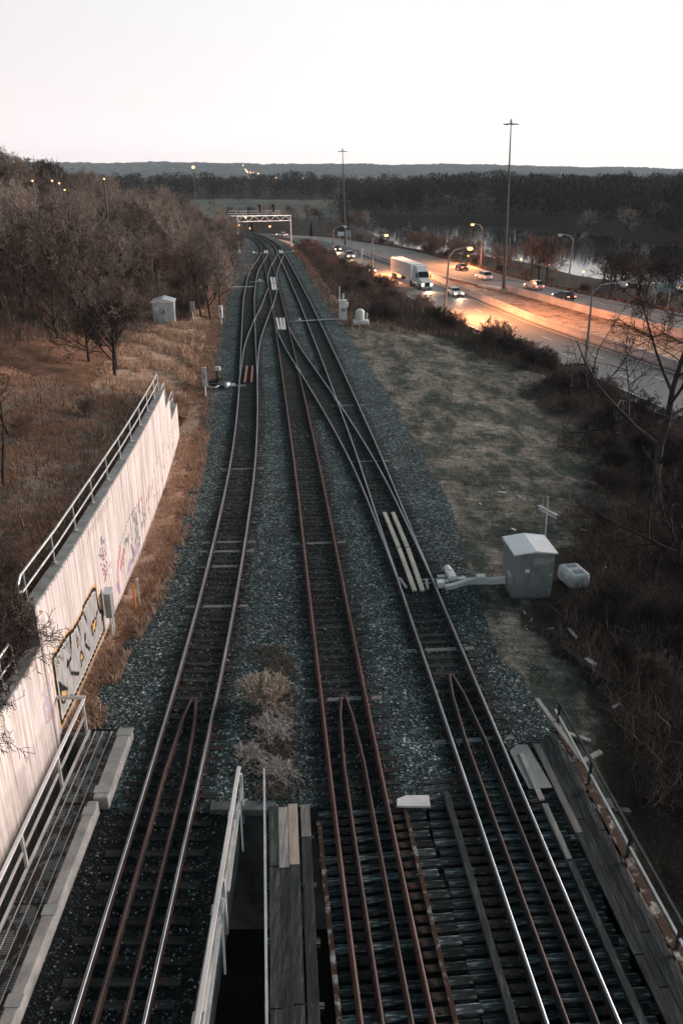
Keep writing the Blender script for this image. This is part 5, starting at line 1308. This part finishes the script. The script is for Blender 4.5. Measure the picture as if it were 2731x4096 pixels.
# far woods: one mass
def far_woods():
    Vs = []; g = np.random.default_rng(8); done = 0
    def add(x, y, H, W, n):
        z0 = float(hz(np.array([x]), np.array([y]))[0])
        h = g.random(n) ** .7 * H; a = g.uniform(0, 6.28, n); rr = W * np.sqrt(g.random(n)) * np.sqrt(np.clip(1.12 - (h / H - .45) ** 2 * 2.6, .06, 1))
        c = np.stack([x + rr * np.cos(a), y + rr * np.sin(a), z0 + h], 1)
        L = g.uniform(.5, 1.6, n) * H / 9; w = g.uniform(.12, .38, n) * H / 9; b = g.uniform(0, 6.28, n)
        s_ = np.stack([np.cos(b), np.sin(b), g.normal(0, .3, n)], 1) * w[:, None]
        u = np.stack([g.normal(0, .35, n), g.normal(0, .35, n), np.ones(n)], 1) * L[:, None]
        Vs.append(np.stack([c - s_, c + s_, c + u], 1).reshape(-1, 3))
    k = 0
    while k < 2700:
        y = 300 + 560 * g.random() ** 1.25; x = g.uniform(-.62, .62) * y
        sd = lake_sd(np.array([x]), np.array([y]))[0]
        if sd < 6 or (x < 20 and y < 455) or x < -.42 * y and y < 400: continue
        if x > 150 and y < 300: continue
        if -150 < x < -4 and 438 < y < 575 and g.random() < .97: continue
        H = g.uniform(7, 13) * (1 + .16 * wob(x, y, 60, 3)) * (.8 if x < 30 and y < 640 else 1); add(x, y, H, H * .42, 90); k += 1
    for k in range(420):   # skyline rank
        y = g.uniform(900, 1500); x = g.uniform(-.6, .6) * y; add(x, y, g.uniform(7, 11), 9, 60)
    V = np.concatenate(Vs); return np_mesh('far_woods', V, np.arange(len(V)).reshape(-1, 3), M['far_wood'])
tag(link('far_woods', far_woods()), 'dark wood covering the far shore of the lake and the land below the hills', 'woodland', kind='stuff')
def hill_trees():
    g = np.random.default_rng(9); n = 9000
    x = g.uniform(-3000, 3600, n); k = g.random(n); top = np.interp(x, [-4200, -800, 600, 2200, 4800], [70, 64, 58, 34, 21]) + 4.5 * wob(x, 0, 330, 2) + 3.0 * wob(x, 0, 90, 4)
    yb = 4300 + 160 * np.sin(x / 900); dy = 1150 * k; z = top * np.interp(dy, [0, 250, 500, 800, 1100, 1800], [0, .28, .6, .86, 1, .8]) - 2
    c = np.stack([x, yb + dy, z], 1); W = g.uniform(8, 26, n); H = g.uniform(5, 13, n) * np.where(k > .85, .8, 1)
    s_ = np.zeros((n, 3)); s_[:, 0] = W
    u = np.zeros((n, 3)); u[:, 2] = H; u[:, 0] = g.normal(0, 4, n)
    V = np.stack([c - s_, c + s_, c + s_ * .4 + u, c - s_ * .5 + u * .9], 1).reshape(-1, 3)
    return np_mesh('hill_woods', V, np.arange(len(V)).reshape(-1, 4), M['hills'])
tag(link('hill_woods', hill_trees()), 'blue grey woods on the far ridge at the horizon', 'woodland', kind='stuff')

# ------------------------------------------------------------------ small lights far off
def far_lamp(x, y, z, h, r, label, group, mat, name='street_lamp', arm=True):
    t = thing(name, label, 'street lamp', (x, y, z - h), 0, group)
    MB().tube([(0, 0, -.3), (0, 0, h)], [max(.09, h * .012), max(.06, h * .008)], 6).build('pole', M['mast_steel'], t)
    MB().tube([(0, 0, h - r), (0, 0, h - r * .4), (0, 0, h + r * .4), (0, 0, h + r)], [r * .3, r, r, r * .3], 8).build('lamp_head', mat, t)
for x, y, z in ((-51.3, 190, 15.1), (-56, 170, 14.9), (-56.3, 175, 14.4), (-59.8, 170, 14.9), (-60.1, 190, 12.9)):
    x, y, z = x * .70, y * .70, 16.4 + (z - 16.4) * .70; h = max(2.0, z - gz(x, y)); far_lamp(x, y, z, h, .13, 'small orange lamp glowing among the trees on the left hillside', 'orange lamps among the left trees', M['lamp_orange'])
far_lamp(-55.4, 330, 18.2, 14, .55, 'bright orange lamp on a tall pole above the left trees', None, M['lamp_orange'])
for (x, z) in ((-535, 51.5), (-523, 32), (-516, 24), (-511, 18), (-494, 17), (-477, 16), (-462, 14), (-453, 12)):
    k = (4350 - 0) / 4800; far_lamp(x * k, 4350, 16.4 + (z - 16.4) * k, 14, 1.3, 'tiny orange lamp in the chain climbing the far ridge', 'chain of lamps on the far ridge', M['lamp_far'])
for x, y, z in ((-52, 700, 12.5), (-30.3, 700, 12.4), (81.5, 700, 12.0)): far_lamp(x, y, z, 9, .5, 'small orange lamp in the dark wood below the far ridge', 'orange lamps in the far wood', M['lamp_orange'])
for x, y, z in ((38.7, 215, -3.5), (43.4, 205, -3.0), (46.6, 190, -2.8), (51.6, 180, -3.2), (66.6, 165, -4.4), (31.8, 213, -2.9)):
    far_lamp(x, y, z, max(1.2, z - gz(x, y)), .24, 'low orange lamp among the bare trees at the lake shore', 'low lamps along the lake shore', M['lamp_small'], 'path_lamp')
for x, y, z in ((-39.4, 300, .3), (-35.7, 300, -.6), (-36.6, 330, .6), (-31.8, 300, -1.6), (-25.3, 304, -1.2)):
    far_lamp(x, y, z, 3.2, .35, 'orange lamp beside the road bend seen through the gantry', 'orange lamps at the road bend', M['lamp_orange'])

# ------------------------------------------------------------------ grass, stones, litter
def blades():
    B = []; tone = []
    def scatter(n, fx, hmin, hmax, w, tn, hf, lean=.5):
        x, y, ok = fx(n); x, y = x[ok], y[ok]; m = len(x)
        z = hf(x, y); h = nr.uniform(hmin, hmax, m); a = nr.uniform(0, 6.28, m); b = nr.uniform(0, 6.28, m)
        s_ = np.stack([np.cos(a), np.sin(a), np.zeros(m)], 1) * (w * h)[:, None]
        u = np.stack([np.cos(b) * h * lean * nr.random(m), np.sin(b) * h * lean * nr.random(m), h], 1)
        c = np.stack([x, y, z - .02], 1)
        B.append(np.stack([c - s_, c + s_, c + u], 1).reshape(-1, 3)); tone.append(np.full(m * 3, tn) if np.isscalar(tn) else np.repeat(tn[ok], 3))
    def clump(x, y, s, th): return wob(x, y, s, 9) > th
    def right(n):
        y = 20 + 95 * nr.random(n) ** .9; t = nr.random(n); xr, xe = at(XRp, y), at(XE, y) - 2.6
        x = xr + .2 + t * (xe - xr) * .9; return x, y, clump(x, y, 1.3, -.25 + .5 * nr.random(n) - .3)
    scatter(110000, right, .06, .2, .09, nr.uniform(0, .25, 110000), hz, 1.3)
    def right_far(n):
        y = 95 + 120 * nr.random(n); t = nr.random(n); xr, xe = at(XRp, y), at(XE, y) - 2.6; x = xr + t * (xe - xr) * .9
        return x, y, np.ones(n, bool)
    scatter(22000, right_far, .25, .6, .10, np.full(22000, 1.15), hz, .9)
    def lft(n):
        y = 21.5 + 90 * nr.random(n); xl = at(XLp, y); lo = np.where(y < 54, at(WALL, y) + .12, xl - 9); x = lo + (xl + .55 - lo) * nr.random(n) ** 1.0
        return x, y, clump(x, y, .8, -.9 + .6 * nr.random(n))
    scatter(46000, lft, .10, .30, .07, nr.uniform(1.15, 2.0, 46000), hz, 1.1)
    def hill(n):
        y = 18 + 75 * nr.random(n); x = HL(y) - .3 - 26 * nr.random(n) ** 1.2; return x, y, clump(x, y, 1.2, -.8 + 1.2 * nr.random(n))
    scatter(80000, hill, .08, .26, .10, np.full(80000, 1.0), hh, 1.2)
    def warm_t(n):
        y = 62 + 42 * nr.random(n); xl = at(XLp, y); x = np.minimum(xl - 1.4 - 8 * nr.random(n), HL(y) - .1); return x, y, clump(x, y, 1.6, -.1)
    scatter(30000, warm_t, .2, .6, .06, np.full(30000, 1.9), hh, .9)
    def mid(n):
        y = 18.3 + 8.2 * nr.random(n); cxm = (PL.x_of_y(y) + PM.x_of_y(y)) / 2 + .25; x = cxm + nr.normal(0, .42, n)
        return x, y, clump(x, y, .45, -.35) & (np.abs(x - cxm) < 1.2)
    scatter(16000, mid, .06, .2, .05, nr.uniform(.05, .5, 16000), lambda x, y: np.full(x.shape, -.2), 1.2)
    def slope(n):
        y = 8 + 20 * nr.random(n); x = 7.7 + 8 * nr.random(n); return x, y, clump(x, y, .9, -.5)
    scatter(60000, slope, .05, .14, .05, np.full(60000, .05), hz, 1.6)
    V = np.concatenate(B); me = np_mesh('dry_grass', V, np.arange(len(V)).reshape(-1, 3), M['grass'])
    a = me.attributes.new('tone', 'FLOAT', 'POINT'); a.data.foreach_set('value', np.concatenate(tone).astype(np.float32))
    return me
def undergrowth():
    B = []
    def put(x, y, hf, lo, hi, w):
        m = len(x); z = hf(x, y); L = nr.uniform(lo, hi, m); a = nr.uniform(0, 6.28, m); th = np.radians(nr.uniform(5, 75, m)); b = nr.uniform(0, 6.28, m)
        d = np.stack([np.sin(th) * np.cos(a), np.sin(th) * np.sin(a), np.cos(th)], 1) * L[:, None]; s_ = np.stack([np.cos(b), np.sin(b), .4 * np.ones(m)], 1) * (w * L / hi)[:, None]
        c = np.stack([x, y, z + nr.uniform(-.05, .35, m)], 1); B.append(np.stack([c - s_, c + s_, c + d], 1).reshape(-1, 3))
    n = 64000; y = 19 + 92 * nr.random(n); xr, xe = at(XRp, y), at(XE, y) - 2.6
    lim = np.interp(y, [20, 30, 36, 42, 52, 70, 90, 97, 102, 115], [1.6, 3.6, 5.2, 8.0, 11.5, 14.5, 13.5, 11, 4, 2]) * (1 + .2 * wob(x_ := xr, y, 3.1, 4))
    x = xr + lim + (np.minimum(xe, .43 * (.92 * y + 6.5) + 2) - xr - lim) * nr.random(n); ok = x > xr + lim; put(x[ok], y[ok], hz, .35, 1.0, .016)
    n = 40000; y = 105 + 105 * nr.random(n); xr, xe = at(XRp, y), at(XE, y) - 2.6; x = xr + 2 + (xe - xr - 2) * nr.random(n); put(x, y, hz, .5, 1.5, .035)
    n = 60000; y = 60 + 95 * nr.random(n); x = HL(y) - np.interp(y, [60, 75, 90, 100], [20, 13, 8, 3]) - 40 * nr.random(n); put(x, y, hh, .5, 1.6, .03)
    n = 16000; y = 12 + 34 * nr.random(n); x = HL(y) - .6 - 14 * nr.random(n) ** 1.3; put(x, y, hh, .3, .9, .014)
    V = np.concatenate(B); return np_mesh('undergrowth', V, np.arange(len(V)).reshape(-1, 3), M['under'])
t = NT('undergrowth_stem'); i = t.new('ShaderNodeNewGeometry').outputs['Random Per Island']
M['under'] = t.out(t.ramp(i, [(0, (.045, .033, .027)), (.6, (.12, .088, .073)), (.9, (.22, .17, .148)), (1, (.32, .27, .24))]), .9, 0, .1)
tag(link('undergrowth', undergrowth()), 'tangle of bare brown undergrowth on the banks and under the trees', 'undergrowth', kind='stuff')
tag(link('dry_grass', blades()), 'dry grass and weeds beside the tracks and on the slopes', 'grass', kind='stuff')
def stones():
    n = 9000; y = 10.5 + 46 * nr.random(n) ** 1.5; xl, xr = at(XLp, y) + .3, at(XRp, y) - .2; x = xl + (xr - xl) * nr.random(n)
    ok = ~((y < 18) & ((x > -3.1) | (x < -6.6)))
    pile = nr.random(n) < .05; x = np.where(pile, 6.6 + nr.normal(0, .55, n) , x); y = np.where(pile, 26.8 + nr.normal(0, 1.0, n), y); ok |= pile
    x, y = x[ok], y[ok]; m = len(x); s_ = nr.uniform(.018, .045, m) * np.where(nr.random(m) < .06, 1.6, 1)
    z = np.where(x > 5.8, hz(x, y), -.2) + .01
    base = np.array([(1, 0, 0), (-.5, .87, 0), (-.5, -.87, 0), (0, 0, .9), (0, 0, -.6)])
    V = base[None] * s_[:, None, None] * nr.uniform(.6, 1.3, (m, 5, 1)); a = nr.uniform(0, 6.28, m); c_, s2 = np.cos(a), np.sin(a)
    Vx = V[:, :, 0] * c_[:, None] - V[:, :, 1] * s2[:, None]; Vy = V[:, :, 0] * s2[:, None] + V[:, :, 1] * c_[:, None]
    V = np.stack([Vx + x[:, None], Vy + y[:, None], V[:, :, 2] + z[:, None]], 2).reshape(-1, 3)
    f = np.array([(0, 1, 3), (1, 2, 3), (2, 0, 3), (1, 0, 4), (2, 1, 4), (0, 2, 4)]); Fs = (np.arange(m)[:, None, None] * 5 + f[None]).reshape(-1, 3)
    return np_mesh('loose_stones', V, Fs, M['rock'])
tag(link('loose_stones', stones()), 'pale loose stones scattered over the dark ballast', 'gravel', kind='stuff')
# dead bush between left and middle tracks
M['twig_grey'] = twig('grey_dead_stem', (.30, .265, .24), (.44, .40, .37))
DB = kind_tree(61, 1.15, .018, (6, 4, 3), (M['twig_grey'], M['twig_grey']), stems=18, wide=.6, clear=.05, minr=.0075, ang=(25, 65))
M['twig_straw'] = twig('straw_stem', (.36, .30, .24), (.50, .43, .36))
DF = kind_tree(62, 1.2, .012, (5, 4), (M['twig_straw'], M['twig_straw']), stems=70, wide=.4, clear=.3, minr=.0075, ang=(10, 26), up=.05)
tree(DF, -2.6, 22.9, 1.25, 'fan of straw coloured dead stems between left and middle tracks', None, 'dead_shrub', 'shrub', z=-.22)
for k, (x, y, s) in enumerate(((-2.2, 21.4, 1.15), (-2.75, 20.2, .95), (-1.9, 19.4, 1.0), (-2.1, 22.3, .9))):
    tree(DB, x, y, s, ('grey wispy shrub just in front of the straw coloured fan', 'low grey shrub in the middle of the weeds before the abutment', 'low grey shrub nearest the abutment edge', 'small grey shrub tucked under the straw coloured fan', 'small grey shrub nearest the rust red rails')[k], None, 'dead_shrub', 'shrub', z=-.22, sz=s * .32)
for k in range(14):
    x, y = 7.2 + rnd.uniform(0, 5.5), rnd.uniform(22.5, 44); z = gz(x, y) + .03; a = rnd.uniform(0, 3.1); L = rnd.uniform(.06, .2)
    tag(MB().bar((x - L * math.cos(a), y - L * math.sin(a), z), (x + L * math.cos(a), y + L * math.sin(a), z + .03), rnd.uniform(.05, .12), .04).build('paper_scrap', M['white_paint' if k % 3 else 'plank_pale']), 'small pale scrap of litter on the dark ground around the signal hut', 'litter', 'pale litter around the signal hut')
# debris right of the right deck
def board(a, b, w, h, mat, label, cat='board', name='board'): tag(MB().bar(a, b, w, h).build(name, mat), label, cat)
board((8.3, 26.4, gz(8.3, 26.4) + .12), (9.5, 24.0, gz(9.5, 24) + .12), .22, .22, M['black'], 'black discarded tie lying in the grass right of the gravel', 'timber', 'discarded_tie')
board((9.0, 25.6, gz(9, 25.6) + .1), (9.25, 25.2, gz(9.25, 25.2) + .16), .22, .12, M['white_paint'], 'small white block beside the black discarded tie', 'block', 'white_block')
board((9.0, 27.9, gz(9, 27.9) + .1), (9.12, 27.2, gz(9.1, 27.2) + .1), .10, .08, M['white_paint'], 'short white stick in the dark grass below the hut', 'stick', 'white_stick')
board((7.2, 21.2, -.1), (7.9, 21.0, -.25), .16, .05, M['plank_pale'], 'broken pale board lying right of the rusty railing', 'board')
board((7.25, 19.8, -.1), (8.0, 20.3, -.1), .16, .06, M['plank_pale'], 'second broken board sticking out under the rusty railing', 'board')
board((7.3, 18.4, -.6), (8.4, 18.5, -.8), .18, .1, M['plank'], 'grey beam end showing below the rusty railing', 'beam')

# ------------------------------------------------------------------ haze
mb = MB(); mb.box((300, 3040, 55), (8800, 6160, 150))
t = bpy.data.materials.new('haze_air'); t.use_nodes = True; nt = t.node_tree; nt.nodes.remove(nt.nodes['Principled BSDF'])
pv = nt.nodes.new('ShaderNodeVolumePrincipled'); pv.inputs['Color'].default_value = (.78, .88, .93, 1); pv.inputs['Density'].default_value = .00008
nt.links.new(pv.outputs[0], nt.nodes['Material Output'].inputs['Volume'])
HAZE = True
if HAZE: mb.build('haze', t)['kind'] = 'stuff'

# ------------------------------------------------------------------ sky, sun, camera
w = bpy.data.worlds.new('World'); S.world = w; w.use_nodes = True
n = w.node_tree.nodes; l = w.node_tree.links; bg = n['Background']
sky = n.new('ShaderNodeTexSky'); sky.sky_type = 'NISHITA'; sky.sun_disc = False
SUN_EL, SUN_AZ = math.radians(11), math.radians(62)     # azimuth from +Y towards +X
sky.sun_elevation = SUN_EL; sky.sun_rotation = SUN_AZ; sky.air_density = 1.0; sky.dust_density = 3.0
tc = n.new('ShaderNodeTexCoord'); sp = n.new('ShaderNodeSeparateXYZ'); l.new(tc.outputs['Generated'], sp.inputs[0])
rp = n.new('ShaderNodeValToRGB'); e = rp.color_ramp.elements
stops = [(0, (.08, .08, .08)), (.495, (.08, .08, .08)), (.5, (1.42, 1.30, 1.27)), (.517, (1.22, 1.14, 1.12)), (.535, (1.09, 1.04, 1.02)), (.56, (1.01, .985, .975)), (.585, (.96, .965, .965)), (.66, (.37, .48, .52)), (.78, (.17, .265, .30)), (1, (.065, .125, .15))]
while len(e) < len(stops): e.new(.5)
for el, (p, c) in zip(e, stops): el.position = p; el.color = (*c, 1)
half = n.new('ShaderNodeMath'); half.operation = 'MULTIPLY_ADD'; half.inputs[1].default_value = .5; half.inputs[2].default_value = .5
l.new(sp.outputs[2], half.inputs[0]); l.new(half.outputs[0], rp.inputs['Fac'])
# cooler mauve veil towards the left
rx_ = n.new('ShaderNodeMapRange'); rx_.inputs[1].default_value = .05; rx_.inputs[2].default_value = -.6; l.new(sp.outputs[0], rx_.inputs[0])
mx = n.new('ShaderNodeMix'); mx.data_type = 'RGBA'; mx.blend_type = 'MULTIPLY'; l.new(rx_.outputs[0], mx.inputs[0]); l.new(rp.outputs[0], mx.inputs[6]); mx.inputs[7].default_value = (.82, .76, .81, 1)
sc = n.new('ShaderNodeMix'); sc.data_type = 'RGBA'; sc.blend_type = 'MULTIPLY'; sc.inputs[0].default_value = 1; l.new(sky.outputs[0], sc.inputs[6]); sc.inputs[7].default_value = (.1, .1, .1, 1)
m2 = n.new('ShaderNodeMix'); m2.data_type = 'RGBA'; m2.inputs[0].default_value = .08; l.new(mx.outputs[2], m2.inputs[6]); l.new(sc.outputs[2], m2.inputs[7])
l.new(m2.outputs[2], bg.inputs['Color']); bg.inputs['Strength'].default_value = .94
sd = bpy.data.lights.new('sun', 'SUN'); sd.energy = 5.0; sd.angle = math.radians(34); sd.color = (1, .84, .77)
so = bpy.data.objects.new('sun', sd); COL.objects.link(so)
dirv = Vector((math.sin(SUN_AZ) * math.cos(SUN_EL), math.cos(SUN_AZ) * math.cos(SUN_EL), math.sin(SUN_EL)))
so.rotation_euler = dirv.to_track_quat('Z', 'Y').to_euler()
cd = bpy.data.cameras.new('camera'); cam = bpy.data.objects.new('camera', cd); COL.objects.link(cam)
cam.location = (0, 0, 16.4); cam.rotation_euler = (PI / 2 - math.atan(1358 / 3250), 0, 0)
cd.sensor_fit = 'VERTICAL'; cd.sensor_height = 36; cd.lens = 3250 / 4096 * 36; cd.clip_start = .1; cd.clip_end = 20000
S.camera = cam
S.view_settings.view_transform = 'Standard'; S.view_settings.look = 'None'; S.view_settings.exposure = .28; S.view_settings.gamma = 1
S.cycles.max_bounces = 6; S.cycles.volume_bounces = 0; S.cycles.use_denoising = True
